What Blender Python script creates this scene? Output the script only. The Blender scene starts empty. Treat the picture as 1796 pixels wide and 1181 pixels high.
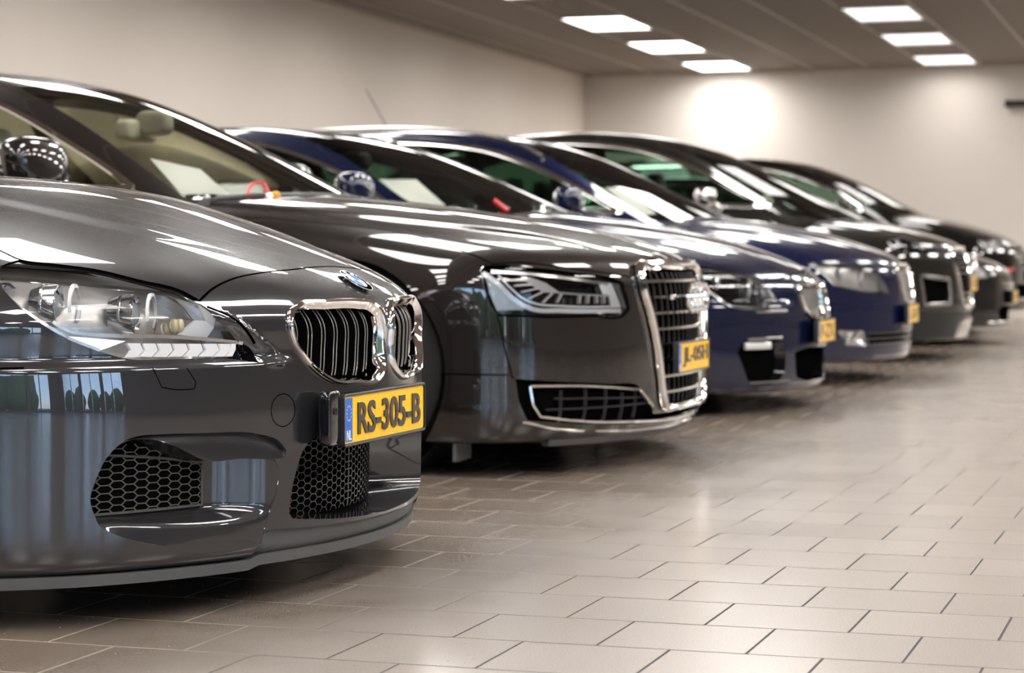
import bpy, bmesh, math, random
import numpy as np
from mathutils import Vector, Matrix
from mathutils.geometry import delaunay_2d_cdt
random.seed(7); RNG = np.random.default_rng(5)
SC = bpy.context.scene; COL = SC.collection
# ================= camera =================
camd = bpy.data.cameras.new('camera'); cam = bpy.data.objects.new('camera', camd); COL.objects.link(cam)
cam.location = (0, 0, .714)
cam.rotation_euler = (math.radians(90)-math.atan(134.5/3800), 0, math.radians(17.95))
camd.sensor_width = 36; camd.lens = 36*3800/1796; camd.clip_end = 300; camd.clip_start = .05
camd.dof.use_dof = True; camd.dof.focus_distance = 4.45; camd.dof.aperture_fstop = 4.9; camd.dof.aperture_blades = 0
SC.camera = cam
# ================= daylight outside =================
world = bpy.data.worlds.new('sky'); SC.world = world; world.use_nodes = True
wn = world.node_tree; wn.nodes.clear()
wo = wn.nodes.new('ShaderNodeOutputWorld'); wb = wn.nodes.new('ShaderNodeBackground')
wt = wn.nodes.new('ShaderNodeTexSky'); wt.sky_type = 'HOSEK_WILKIE'; wt.turbidity = 4.0; wt.sun_direction = (0.3, .5, .8)
wb.inputs['Strength'].default_value = 24.0
wn.links.new(wt.outputs[0], wb.inputs[0]); wn.links.new(wb.outputs[0], wo.inputs[0])
# ================= exposure =================
SC.view_settings.view_transform = 'Standard'; SC.view_settings.look = 'None'
SC.view_settings.exposure = 0.68; SC.view_settings.gamma = 1.0; SC.view_settings.use_curve_mapping = False
LAMP_A, LAMP_B, LAMP_C = 7.0, 1.1, 10.0
TUBE = dict(A=13.0, B=8.0, C=6.0, D=6.0, E=25.0)     # watts of each panel, by row      # strength of the ceiling panels: first row / the dimmer rows

# ================= materials =================
def new_mat(name):
    m = bpy.data.materials.new(name); m.use_nodes = True; return m, m.node_tree, m.node_tree.nodes['Principled BSDF']
def pbr(name, col, rough=.5, metal=0., coat=0., spec=.5, noise=0., nscale=20., **k):
    m, t, b = new_mat(name)
    b.inputs['Base Color'].default_value = (*col, 1); b.inputs['Roughness'].default_value = rough
    b.inputs['Metallic'].default_value = metal; b.inputs['Coat Weight'].default_value = coat
    b.inputs['Coat Roughness'].default_value = .015; b.inputs['Specular IOR Level'].default_value = spec
    if noise:
        tc = t.nodes.new('ShaderNodeTexCoord'); n = t.nodes.new('ShaderNodeTexNoise'); n.inputs['Scale'].default_value = nscale; n.inputs['Detail'].default_value = 4
        mx = t.nodes.new('ShaderNodeMix'); mx.data_type = 'RGBA'; mx.inputs[0].default_value = 1
        mr = t.nodes.new('ShaderNodeMapRange'); mr.inputs[3].default_value = 1-noise; mr.inputs[4].default_value = 1+noise
        mx.blend_type = 'MULTIPLY'; mx.inputs[6].default_value = (*col, 1)
        t.links.new(tc.outputs['Object'], n.inputs['Vector']); t.links.new(n.outputs[0], mr.inputs[0]); t.links.new(mr.outputs[0], mx.inputs[7]); t.links.new(mx.outputs[2], b.inputs['Base Color'])
    for kk, v in k.items(): b.inputs[kk.replace('_', ' ')].default_value = v
    return m
def paint(name, col, metal=.65, rough=.32):
    m = pbr(name, col, rough, metal, 1.0)
    t = m.node_tree; b = t.nodes['Principled BSDF']
    tc = t.nodes.new('ShaderNodeTexCoord'); v = t.nodes.new('ShaderNodeTexVoronoi'); v.inputs['Scale'].default_value = 900
    mr = t.nodes.new('ShaderNodeMapRange'); mr.inputs[3].default_value = rough-.05; mr.inputs[4].default_value = rough+.10
    t.links.new(tc.outputs['Object'], v.inputs['Vector']); t.links.new(v.outputs['Color'], mr.inputs[0]); t.links.new(mr.outputs[0], b.inputs['Roughness'])
    b.inputs['Coat IOR'].default_value = 1.75; b.inputs['Specular IOR Level'].default_value = .05
    return m
def glassy(name, tint, ior=1.5, rough=.0, lo=0.0):
    m = bpy.data.materials.new(name); m.use_nodes = True; t = m.node_tree; t.nodes.clear()
    o = t.nodes.new('ShaderNodeOutputMaterial'); mx = t.nodes.new('ShaderNodeMixShader'); tr = t.nodes.new('ShaderNodeBsdfTransparent'); g = t.nodes.new('ShaderNodeBsdfGlossy'); fr = t.nodes.new('ShaderNodeFresnel')
    tr.inputs[0].default_value = (*tint, 1); g.inputs['Roughness'].default_value = rough; fr.inputs[0].default_value = ior
    t.links.new(fr.outputs[0], mx.inputs[0]); t.links.new(tr.outputs[0], mx.inputs[1]); t.links.new(g.outputs[0], mx.inputs[2]); t.links.new(mx.outputs[0], o.inputs[0])
    return m
def emit_mat(name, col, st):
    m, t, b = new_mat(name); b.inputs['Base Color'].default_value = (.8, .8, .8, 1); b.inputs['Emission Color'].default_value = (*col, 1); b.inputs['Emission Strength'].default_value = st; return m
M = dict(
 grey=paint('graphite_metallic_paint', (.031, .031, .035), .5),
 brown=paint('brown_grey_metallic_paint', (.017, .0138, .0134), .45),
 navy=paint('deep_blue_metallic_paint', (.002, .0065, .034), .25),
 navy2=paint('navy_metallic_paint', (.0022, .006, .040), .25),
 olive=paint('dark_olive_metallic_paint', (.011, .0105, .009), .3),
 black1=paint('black_metallic_paint', (.005, .005, .005), .2),
 black2=paint('black_paint', (.004, .004, .004), .1),
 chrome=pbr('chrome', (.86, .84, .82), .06, 1.), satin=pbr('satin_chrome', (.62, .61, .60), .22, 1.),
 slat=pbr('grey_slat', (.36, .34, .32), .35, .6),
 gloss=pbr('gloss_black', (.006, .006, .007), .06, 0, .6), plastic=pbr('black_plastic', (.015, .015, .016), .45, noise=.2, nscale=60),
 void=pbr('grille_depth', (.003, .003, .003), .9, 0, 0, 0), slatl=pbr('pale_lamp_blade', (.55, .55, .56), .3, .3), grey_plastic=pbr('grey_underside_plastic', (.095, .095, .095), .55, noise=.15, nscale=14),
 hexm=pbr('grille_mesh_plastic', (.075, .07, .063), .4), tyre=pbr('tyre_rubber', (.012, .012, .012), .8, noise=.2, nscale=40),
 rim=pbr('alloy', (.45, .45, .46), .25, .9), lens=glassy('headlight_lens', (.95, .96, .97), 1.4), glass=glassy('car_glass', (.95, .98, .93), 1.6),
 glassd=glassy('tinted_glass', (.40, .54, .46), 1.52), house=pbr('headlight_housing', (.60, .575, .55), .34, .5), refl=pbr('headlight_reflector', (.82, .82, .83), .12, .95),
 whitebar=pbr('frosted_light_bar', (.82, .83, .85), .2, .2, .5), rib=pbr('ribbed_light_guide', (.70, .67, .64), .3, .3), amber=pbr('amber_bulb', (.78, .68, .42), .2, .2),
 yellow=pbr('plate_yellow', (1.0, .57, .008), .35), blue=pbr('plate_blue', (.02, .13, .55), .35), plchar=pbr('plate_character_black', (.035, .028, .024), .3), white=pbr('plate_white', (.85, .85, .85), .4),
 badge_blue=pbr('badge_blue', (.03, .17, .58), .5, 0, 0, .2), badge_white=pbr('badge_white', (.50, .51, .53), .5, 0, 0, .1),
 cream=pbr('cream_leather', (.78, .70, .50), .55, noise=.06), creamlt=pbr('cream_lining', (.80, .76, .60), .7, noise=.04), dark=pbr('dark_trim', (.022, .021, .022), .6, noise=.15), leather=pbr('black_leather', (.03, .028, .028), .4, noise=.15), greyl=pbr('grey_lining', (.33, .31, .28), .8),
 paper=pbr('paper', (.88, .87, .85), .7), ink=pbr('ink', (.25, .24, .24), .7), red=pbr('red_cable', (.62, .05, .06), .35), orange=pbr('orange_cap', (.85, .33, .02), .4),
 mirror=pbr('mirror_glass', (.9, .9, .9), .01, 1.), bulb=pbr('lens_glass', (.5, .53, .56), .03, .3, 1.),
)
D = {
 'm6_hl': [(-0.502,0.791,0.702),(-0.47,0.77,0.699),(-0.416,0.725,0.694),(-0.367,0.679,0.689),(-0.31,0.644,0.673),(-0.255,0.606,0.655),(-0.205,0.567,0.633),(-0.182,0.552,0.615),(-0.159,0.534,0.59),(-0.144,0.514,0.569),(-0.13,0.492,0.546),(-0.144,0.521,0.542),(-0.142,0.525,0.52),(-0.212,0.642,0.519),(-0.274,0.718,0.524),(-0.305,0.75,0.537),(-0.337,0.779,0.553),(-0.363,0.799,0.568),(-0.408,0.825,0.601),(-0.442,0.834,0.63),(-0.482,0.826,0.669)],
 'm6_hoodgap': [(-0.53,0.745,0.732),(-0.484,0.747,0.714),(-0.434,0.715,0.706),(-0.368,0.665,0.695),(-0.288,0.616,0.672),(-0.231,0.57,0.654),(-0.195,0.552,0.632)],
 'm6_hoodcut': [(-0.195,0.552,0.632),(-0.194,0.504,0.652),(-0.187,0.424,0.673),(-0.165,0.321,0.687),(-0.15,0.177,0.694),(-0.15,0.046,0.699),(-0.176,0.348,0.689)],
 'm6_blade_in': [(-0.192,0.548,0.631),(-0.152,0.51,0.6),(-0.129,0.483,0.572),(-0.115,0.46,0.544),(-0.105,0.454,0.516)],
 'm6_blade_out': [(-0.192,0.548,0.631),(-0.144,0.501,0.592),(-0.116,0.46,0.561),(-0.096,0.426,0.535),(-0.085,0.411,0.521),(-0.076,0.41,0.498),(-0.08,0.422,0.486)],
 'm6_kid': [(-0.083,0.373,0.606),(-0.079,0.339,0.623),(-0.058,0.241,0.627),(-0.039,0.115,0.626),(-0.029,0.051,0.619),(-0.015,0.02,0.601),(-0.005,0.017,0.574),(0.0,0.02,0.529),(-0.002,0.027,0.475),(-0.005,0.064,0.45),(-0.016,0.173,0.448),(-0.033,0.263,0.455),(-0.042,0.305,0.475),(-0.055,0.35,0.516),(-0.068,0.375,0.552),(-0.076,0.381,0.58),(-0.083,0.373,0.606)],
 'm6_kidi': [(-0.073,0.362,0.599),(-0.07,0.345,0.607),(-0.038,0.206,0.61),(-0.019,0.111,0.6),(-0.009,0.101,0.577),(-0.003,0.099,0.532),(-0.006,0.11,0.487),(-0.011,0.149,0.466),(-0.034,0.274,0.471),(-0.042,0.305,0.482),(-0.055,0.349,0.529),(-0.073,0.362,0.599)],
 'm6_tow': [(-0.092,0.441,0.408),(-0.088,0.433,0.43),(-0.079,0.412,0.44),(-0.071,0.388,0.428),(-0.069,0.377,0.404),(-0.072,0.386,0.381),(-0.081,0.409,0.372),(-0.089,0.431,0.384),(-0.092,0.441,0.408)],
 'm6_wash': [(-0.231,0.682,0.505),(-0.218,0.669,0.465),(-0.177,0.611,0.459),(-0.174,0.607,0.472),(-0.185,0.622,0.501)],
 'm6_cent': [(-0.073,0.389,0.184),(-0.071,0.385,0.225),(-0.067,0.371,0.276),(-0.058,0.343,0.328),(-0.05,0.315,0.342),(-0.041,0.283,0.342)],
 'm6_lampc': [(-0.394,0.76,0.626),(-0.287,0.647,0.607)],
 'm6_up': [(-0.253,0.584,0.641),(-0.233,0.561,0.634),(-0.204,0.534,0.618),(-0.177,0.509,0.592),(-0.204,0.559,0.593),(-0.224,0.565,0.621)],
 'm6_blk': [(-0.202,0.556,0.593),(-0.176,0.508,0.59),(-0.186,0.542,0.557),(-0.219,0.596,0.565)],
 'm6_box': [(-0.25,0.623,0.597),(-0.206,0.554,0.593),(-0.22,0.59,0.565),(-0.25,0.635,0.569)],
 'm6_rimlo': [(-0.383,0.8,0.595),(-0.361,0.786,0.579),(-0.342,0.77,0.573),(-0.293,0.721,0.567),(-0.227,0.636,0.563),(-0.178,0.559,0.556),(-0.136,0.478,0.546)],
 'm6_rimup': [(-0.49,0.812,0.678),(-0.427,0.771,0.671),(-0.345,0.701,0.661),(-0.277,0.631,0.651),(-0.244,0.593,0.644),(-0.196,0.549,0.621),(-0.161,0.514,0.589),(-0.138,0.481,0.549)],
 'm6_tri': [(-0.358,0.785,0.567),(-0.319,0.749,0.562),(-0.278,0.704,0.556),(-0.297,0.727,0.546),(-0.314,0.746,0.538)],
 'm6_drl': [(-0.31,0.742,0.537),(-0.28,0.707,0.552),(-0.15,0.508,0.545),(-0.146,0.509,0.52),(-0.279,0.709,0.524)],
 'm6_drlt': [(-0.28,0.707,0.552),(-0.259,0.681,0.551),(-0.239,0.656,0.55),(-0.22,0.629,0.549),(-0.201,0.6,0.548),(-0.183,0.57,0.547),(-0.164,0.536,0.546),(-0.15,0.508,0.545)],
 'm6_drlb': [(-0.262,0.689,0.525),(-0.243,0.665,0.524),(-0.224,0.638,0.523),(-0.205,0.61,0.523),(-0.186,0.581,0.522),(-0.168,0.55,0.521),(-0.155,0.526,0.52),(-0.146,0.509,0.52)],
 'm6_edge': [(-0.478,0.832,0.662),(-0.443,0.834,0.631),(-0.399,0.82,0.598),(-0.361,0.797,0.569),(-0.307,0.752,0.539)],
 'm6_recess': [(-0.142,0.516,0.546),(-0.128,0.487,0.546),(-0.115,0.462,0.529),(-0.101,0.462,0.505),(-0.139,0.523,0.517)],
 's8_hl': [(-0.471,0.919,0.682),(-0.464,0.913,0.692),(-0.437,0.9,0.695),(-0.317,0.83,0.686),(-0.22,0.737,0.671),(-0.11,0.56,0.645),(-0.097,0.534,0.635),(-0.078,0.51,0.552),(-0.085,0.535,0.533),(-0.166,0.697,0.527),(-0.26,0.811,0.526),(-0.416,0.915,0.534),(-0.422,0.917,0.544),(-0.45,0.925,0.605),(-0.471,0.919,0.682)],
 's8_crease': [(-0.515,0.582,0.811),(-0.24,0.467,0.765),(-0.104,0.449,0.698)],
 's8_hoodgap': [(-0.437,0.9,0.695),(-0.083,0.489,0.639)],
 's8_seam2': [(-0.416,0.915,0.534),(-0.394,0.907,0.429),(-0.372,0.895,0.332)],
 's8_A': [(-0.466,0.914,0.671),(-0.42,0.901,0.638),(-0.366,0.875,0.581),(-0.324,0.847,0.555),(-0.241,0.769,0.547),(-0.104,0.532,0.542)],
 's8_B': [(-0.419,0.895,0.665),(-0.38,0.88,0.62),(-0.34,0.857,0.584),(-0.314,0.838,0.572),(-0.241,0.768,0.562),(-0.106,0.535,0.556)],
 's8_bl': [(-0.35,0.854,0.653),(-0.328,0.836,0.657),(-0.284,0.802,0.638),(-0.25,0.771,0.609),(-0.197,0.702,0.603),(-0.127,0.577,0.594),(-0.127,0.578,0.59),(-0.197,0.703,0.596),(-0.29,0.814,0.608),(-0.316,0.833,0.626)],
 's8_rv': [(-0.138,0.585,0.636),(-0.128,0.562,0.636),(-0.104,0.527,0.556),(-0.125,0.58,0.557)],
 's8_rb': [(-0.153,0.623,0.63),(-0.139,0.593,0.633),(-0.126,0.58,0.596),(-0.143,0.614,0.598)],
 's8_top': [(-0.441,0.904,0.676),(-0.318,0.828,0.666),(-0.221,0.729,0.651),(-0.134,0.589,0.633)],
 's8_tri': [(-0.46,0.913,0.665),(-0.423,0.903,0.635),(-0.36,0.872,0.569),(-0.339,0.859,0.552),(-0.418,0.907,0.548),(-0.433,0.912,0.581)],
 's8_ribi': [(-0.339,0.84,0.646),(-0.326,0.832,0.633),(-0.308,0.819,0.62),(-0.295,0.808,0.609),(-0.271,0.784,0.604),(-0.247,0.758,0.601),(-0.202,0.696,0.597),(-0.183,0.664,0.597),(-0.164,0.633,0.593),(-0.148,0.601,0.59)],
 's8_ribo': [(-0.396,0.88,0.647),(-0.374,0.869,0.629),(-0.355,0.858,0.608),(-0.332,0.843,0.587),(-0.294,0.812,0.574),(-0.258,0.774,0.574),(-0.203,0.702,0.57),(-0.183,0.67,0.569),(-0.162,0.635,0.569),(-0.146,0.602,0.568)],
'x_sheet2': [(-1.826,-0.61,1.077),(-1.682,-0.495,1.041),(-1.536,-0.575,0.947),(-1.643,-0.729,0.943)],
'x_red2': [(-1.467,-0.552,0.945),(-1.495,-0.481,0.978),(-1.498,-0.431,0.992),(-1.483,-0.391,0.993),(-1.456,-0.421,0.973),(-1.42,-0.479,0.942)],
'x_or2': [(-1.418,-0.484,0.94),(-1.406,-0.457,0.941)],
'x_sheet3': [(-2.031,-0.701,1.101),(-1.876,-0.605,1.103),(-1.681,-0.727,0.972),(-1.853,-0.769,0.985)],
'x_red3': [(-1.516,-0.483,1.001),(-1.487,-0.501,0.984),(-1.458,-0.519,0.967),(-1.431,-0.528,0.952)],
'x_sheet4': [(-1.712,-0.609,1.139),(-1.64,-0.45,1.15),(-1.394,-0.633,0.981),(-1.475,-0.745,0.973)],
}

# ---------- smooth curve helpers
class Spl:
    """natural cubic spline through (t, v) pairs, straight beyond the ends"""
    def __init__(s, pts):
        p = np.array(sorted(pts), float); s.x = p[:,0]; s.y = p[:,1]
        n = len(s.x); h = np.diff(s.x); A = np.eye(n); r = np.zeros(n)
        for i in range(1, n-1):
            A[i,i-1] = h[i-1]; A[i,i] = 2*(h[i-1]+h[i]); A[i,i+1] = h[i]
            r[i] = 6*((s.y[i+1]-s.y[i])/h[i] - (s.y[i]-s.y[i-1])/h[i-1])
        s.m = np.linalg.solve(A, r); s.h = h
    def __call__(s, t):
        t = np.asarray(t, float); i = np.clip(np.searchsorted(s.x, t)-1, 0, len(s.h)-1)
        h = s.h[i]; tc = np.clip(t, s.x[0], s.x[-1]); a = (s.x[i+1]-tc)/h; b = (tc-s.x[i])/h
        v = a*s.y[i]+b*s.y[i+1]+((a**3-a)*s.m[i]+(b**3-b)*s.m[i+1])*h*h/6
        s0 = (s.y[1]-s.y[0])/s.h[0]-s.h[0]*s.m[1]/6; s1 = (s.y[-1]-s.y[-2])/s.h[-1]+s.h[-1]*s.m[-2]/6
        return v + np.where(t < s.x[0], (t-s.x[0])*s0, 0) + np.where(t > s.x[-1], (t-s.x[-1])*s1, 0)
def smax(k, *fs):
    m = fs[0]
    for f in fs[1:]: m = np.maximum(m, f)
    return m + np.log(sum(np.exp(k*(f-m)) for f in fs))/k
def sstep(a, b, x):
    t = np.clip((x-a)/(b-a), 0, 1); return t*t*t*(t*(6*t-15)+10)
def gauss(x, w): return np.exp(-(x/w)**2)
def bump(x, a, b, w0, w1):   # plateau a..b with soft flanks
    return sstep(a-w0, a, x)*(1-sstep(b, b+w1, x))
# ================= mesh tools =================
class Acc:
    """collects pieces into one mesh; half-car pieces have y >= 0 = s and are mirrored by side"""
    def __init__(a): a.v = []; a.f = []; a.m = []; a.n = []; a.k = 0; a.mats = []
    def mi(a, mat):
        if mat not in a.mats: a.mats.append(mat)
        return a.mats.index(mat)
    def add(a, V, F, mat, N=None, side='B', flip=False):
        V = np.asarray(V, float); 
        for sd in ('R', 'L'):
            if side not in (sd, 'B', 'C'): continue
            if side == 'C' and sd == 'L': continue
            W = V.copy(); n = np.zeros_like(W) if N is None else np.array(N, float)
            rev = flip
            if side != 'C' and sd == 'R': W[:, 1] *= -1; n = n.copy(); n[:, 1] *= -1; rev = not rev
            for f in F:
                f = [int(i)+a.k for i in f]; a.f.append(f[::-1] if rev else f)
            a.m += [a.mi(mat)]*len(F); a.v.append(W); a.n.append(n); a.k += len(W)
        return a
    def build(a, name, parent=None, sharp=.6, smooth=True, loc=None):
        me = bpy.data.meshes.new(name); V = np.concatenate(a.v) if a.v else np.zeros((0, 3))
        me.from_pydata(V.tolist(), [], a.f)
        for m in a.mats: me.materials.append(m)
        me.polygons.foreach_set('material_index', a.m)
        me.update()
        if smooth:
            me.shade_smooth()
            N = np.concatenate(a.n)
            if np.abs(N).max() > 0:
                try: me.normals_split_custom_set_from_vertices(N.tolist())
                except Exception as e: print('normals', e)
            elif sharp: me.set_sharp_from_angle(angle=sharp)
        o = bpy.data.objects.new(name, me); COL.objects.link(o)
        if parent is not None: o.parent = parent
        if loc is not None: o.location = loc
        return o
def box(c, size, rz=0, ry=0, rx=0):
    x, y, z = [s/2 for s in size]; V = np.array([(-x,-y,-z),(x,-y,-z),(x,y,-z),(-x,y,-z),(-x,-y,z),(x,-y,z),(x,y,z),(-x,y,z)], float)
    R = np.array(Matrix.Rotation(rz, 3, 'Z') @ Matrix.Rotation(ry, 3, 'Y') @ Matrix.Rotation(rx, 3, 'X'))
    return V@R.T+np.array(c), [(0,3,2,1),(4,5,6,7),(0,1,5,4),(1,2,6,5),(2,3,7,6),(3,0,4,7)]
def sell(c, size, e1=.5, e2=.5, nu=28, nv=18, shear=(0, 0), taper=0):
    """rounded body (superellipsoid)"""
    u = np.linspace(-math.pi, math.pi, nu, endpoint=False); v = np.linspace(-math.pi/2, math.pi/2, nv)
    p = lambda w, e: np.sign(w)*np.abs(w)**e
    V = []
    for b in v:
        for a_ in u: V.append((p(math.cos(b), e1)*p(math.cos(a_), e2), p(math.cos(b), e1)*p(math.sin(a_), e2), p(math.sin(b), e1)))
    V = np.array(V); V[:, :2] *= (1-taper*V[:, 2:3]); V *= np.array(size)/2; V[:, 0] += shear[0]*V[:, 2]; V[:, 1] += shear[1]*V[:, 2]
    F = [(j*nu+i, j*nu+(i+1) % nu, (j+1)*nu+(i+1) % nu, (j+1)*nu+i) for j in range(nv-1) for i in range(nu)]
    return V+np.array(c), F
def lathe(prof, c, axis='x', n=32):
    """prof: (along axis, radius)"""
    V = []; F = []
    for a_, r in prof:
        for i in range(n):
            t = 2*math.pi*i/n; q = (r*math.cos(t), r*math.sin(t))
            V.append({'x': (a_, q[0], q[1]), 'y': (q[1], a_, q[0]), 'z': (q[0], q[1], a_)}[axis])
    for j in range(len(prof)-1):
        for i in range(n): F.append((j*n+i, j*n+(i+1) % n, (j+1)*n+(i+1) % n, (j+1)*n+i))
    return np.array(V)+np.array(c), F
def sweep(path, sec, nrm=None, closed=False):
    P = np.asarray(path, float); n = len(P)
    T = np.roll(P, -1, 0)-np.roll(P, 1, 0)
    if not closed: T[0] = P[1]-P[0]; T[-1] = P[-1]-P[-2]
    T /= np.linalg.norm(T, axis=1, keepdims=True)+1e-12
    if nrm is None: nrm = np.tile([0, 0, 1.], (n, 1))
    Nn = np.array(nrm, float); Nn = Nn-(Nn*T).sum(1, keepdims=True)*T; Nn /= np.linalg.norm(Nn, axis=1, keepdims=True)+1e-12
    B = np.cross(T, Nn); k = len(sec); V = []
    for i in range(n):
        for a_, h in sec: V.append(P[i]+B[i]*a_+Nn[i]*h)
    F = [(i*k+j, i*k+(j+1) % k, ((i+1) % n)*k+(j+1) % k, ((i+1) % n)*k+j) for i in range(n if closed else n-1) for j in range(k)]
    if not closed: F += [tuple(range(k))[::-1], tuple((n-1)*k+j for j in range(k))]
    return np.array(V), F
def circ(r, n=8): return [(r*math.cos(2*math.pi*i/n), r*math.sin(2*math.pi*i/n)) for i in range(n)]
def strip_sec(w, h): return [(w/2, -.002), (w/2, h*.5), (w*.32, h), (-w*.32, h), (-w/2, h*.5), (-w/2, -.002)]
def inpoly(p, poly):
    x, y = p[:, 0], p[:, 1]; r = np.zeros(len(p), bool); n = len(poly); j = n-1
    for i in range(n):
        xi, yi = poly[i]; xj, yj = poly[j]
        if yi != yj:
            c = ((yi > y) != (yj > y)) & (x < (xj-xi)*(y-yi)/(yj-yi)+xi); r ^= c
        j = i
    return r
def dens(P, closed=True, step=.012, corner=38):
    """smooth curve through points, keeping sharp corners"""
    P = np.asarray(P, float)
    if closed and np.allclose(P[0], P[-1]): P = P[:-1]
    n = len(P); out = []
    def tan(i):
        if not closed and (i == 0 or i == n-1): return None
        a_ = P[i]-P[(i-1) % n]; b = P[(i+1) % n]-P[i]; la, lb = np.linalg.norm(a_), np.linalg.norm(b)
        if la < 1e-9 or lb < 1e-9: return None
        if math.degrees(math.acos(np.clip((a_@b)/(la*lb), -1, 1))) > corner: return None
        t = a_/la*lb+b/lb*la; return t/(np.linalg.norm(t)+1e-12)
    for i in range(n if closed else n-1):
        p, q = P[i], P[(i+1) % n]; L = np.linalg.norm(q-p); d = (q-p)/(L+1e-12)
        t0 = tan(i); t1 = tan((i+1) % n); t0 = d if t0 is None else t0; t1 = d if t1 is None else t1
        k = max(1, int(round(L/step)))
        for j in range(k):
            u = j/k; h = (2*u**3-3*u**2+1, u**3-2*u**2+u, -2*u**3+3*u**2, u**3-u**2)
            out.append(h[0]*p+h[1]*t0*L+h[2]*q+h[3]*t1*L)
    if not closed: out.append(P[-1])
    return np.array(out)
def grad(f, P, e=8e-4):
    P = np.asarray(P, float); g = np.stack([f(*(P+np.eye(3)[i]*e).T)-f(*(P-np.eye(3)[i]*e).T) for i in range(3)], -1)
    return g/(np.linalg.norm(g, axis=-1, keepdims=True)+1e-12)
def first_root(f, O, Dn, t0, t1, n=160):
    """march from outside (f>0) along Dn until the surface"""
    O = np.asarray(O, float); Dn = np.asarray(Dn, float); ts = np.linspace(t0, t1, n); lo = np.full(len(O), t1-.001); done = np.zeros(len(O), bool)
    best = np.full(len(O), 1e9); bt = np.full(len(O), t0)
    for a_, b in zip(ts[:-1], ts[1:]):
        Q = O+Dn*b; v = f(Q[:, 0], Q[:, 1], Q[:, 2]); c = (~done) & (v <= 0); lo[c] = a_; done |= c
        w = v < best; best[w] = v[w]; bt[w] = b
    l = np.where(done, lo, bt); h = l+(ts[1]-ts[0])*done
    for _ in range(20):
        m = (l+h)/2; Q = O+Dn*m[:, None]; v = f(Q[:, 0], Q[:, 1], Q[:, 2]); l = np.where(v > 0, m, l); h = np.where(v > 0, h, m)
    return O+Dn*l[:, None]
class Par:
    """flat parameter plane of one piece of a body: front cap, rear cap or cabin"""
    def __init__(p, f, kind, xc, zc, R=.9): p.f, p.kind, p.xc, p.zc, p.R = f, kind, xc, zc, R
    def to2(p, P):
        P = np.atleast_2d(np.asarray(P, float)); x, s, z = P[:, 0], np.abs(P[:, 1]), P[:, 2]-p.zc
        if p.kind == 'cabin': return np.stack([x, np.arctan2(z, s)*.8], -1)
        sg = 1 if p.kind == 'front' else -1; X = sg*(x-p.xc); rr = np.hypot(s, z)
        rho = np.where(X > 0, np.arctan2(rr, X), math.pi/2-X/p.R); al = np.arctan2(z, s)
        return np.stack([rho*np.cos(al), rho*np.sin(al)], -1)
    def ray(p, U):
        if p.kind == 'cabin':
            a_ = U[:, 1]/.8; O = np.stack([U[:, 0], 0*a_, 0*a_+p.zc], -1); return O, np.stack([0*a_, np.cos(a_), np.sin(a_)], -1)
        sg = 1 if p.kind == 'front' else -1
        rho = np.hypot(U[:, 0], U[:, 1]); al = np.arctan2(U[:, 1], np.maximum(U[:, 0], 0)); b = np.minimum(rho, math.pi/2)
        D3 = np.stack([sg*np.cos(b), np.sin(b)*np.cos(al), np.sin(b)*np.sin(al)], -1)
        O = np.stack([p.xc-sg*np.maximum(rho-math.pi/2, 0)*p.R, 0*rho, 0*rho+p.zc], -1); return O, D3
    def solve(p, U):
        O, Dn = p.ray(U); l = np.full(len(U), .02); h = np.full(len(U), 2.6)
        for _ in range(30):
            m = (l+h)/2; Q = O+Dn*m[:, None]; v = p.f(Q[:, 0], Q[:, 1], Q[:, 2]); l = np.where(v < 0, m, l); h = np.where(v < 0, h, m)
        return O+Dn*l[:, None]
def cdt(pts, cons):
    """pts Nx2 + constraint polylines [(arr, closed)] -> verts, tris"""
    V = [Vector((float(a_), float(b))) for a_, b in pts]; E = []
    for arr, closed in cons:
        k = len(V); n = len(arr); V += [Vector((float(a_), float(b))) for a_, b in arr]
        E += [(k+i, k+(i+1) % n) for i in range(n if closed else n-1)]
    r = delaunay_2d_cdt(V, E, [], 0, 1e-6)
    return np.array([(v.x, v.y) for v in r[0]]), np.array([f for f in r[2] if len(f) == 3], int)
def grid(xs, ys, keep):
    G = np.stack(np.meshgrid(xs, ys), -1); G[1::2, :, 0] += (xs[1]-xs[0])*.5; G = G.reshape(-1, 2); return G[keep(G)]
# ================= body surfaces (implicit, x forward with the nose at 0, y = 0 in the middle) =================
def mk_body(prof, plan, hc, drop, W, zb=.12, L=4.9, rec=(.49,.535,.02), dome=None, kf=38., kb=90., rear=None, extra=None):
    prof, plan, hc, drop, W = map(Spl, (prof, plan, hc, drop, W))
    rr = Spl(rear or [(0,0),(.3,.02),(.5,.06),(.7,.16),(.85,.34),(.95,.6)])
    dm = Spl(dome[0]) if dome else None
    def f(x, y, z):
        s = np.sqrt(y*y+1e-6)
        r = sstep(rec[0], rec[1], z)*rec[2]
        F = x - (prof(z) - plan(s) - r*sstep(.3,.5,s) + (extra(s, z) if extra else 0))
        Wd = s - (W(z) - r*.55)
        h = hc(np.minimum(x,.1)) - drop(s)
        if dm: h = h + dome[1]*(1-sstep(0,dome[2],s-dm(x)))*sstep(.08,.5,-x)
        R = -L + rr(s) + .25*np.maximum(z-.6,0) - x
        return smax(kb, smax(kf, F, Wd, z-h, R), zb - z)
    return f
def mk_glass(R, Wb, slope, zbelt, bow=.45, crown=.05, kg=30., taper=None):
    R = Spl(R); tp = Spl(taper or [(-6,0),(0,0)])
    def g(x, y, z):
        s = np.sqrt(y*y+1e-6)
        return smax(kg, z - (R(x + bow*s*s) - crown*s*s), s - (Wb - slope*(z-zbelt) - .24*np.maximum(z-zbelt,0)**2 - tp(x)))
    g.par = (R, Wb, slope, zbelt, bow, crown); return g
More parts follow.
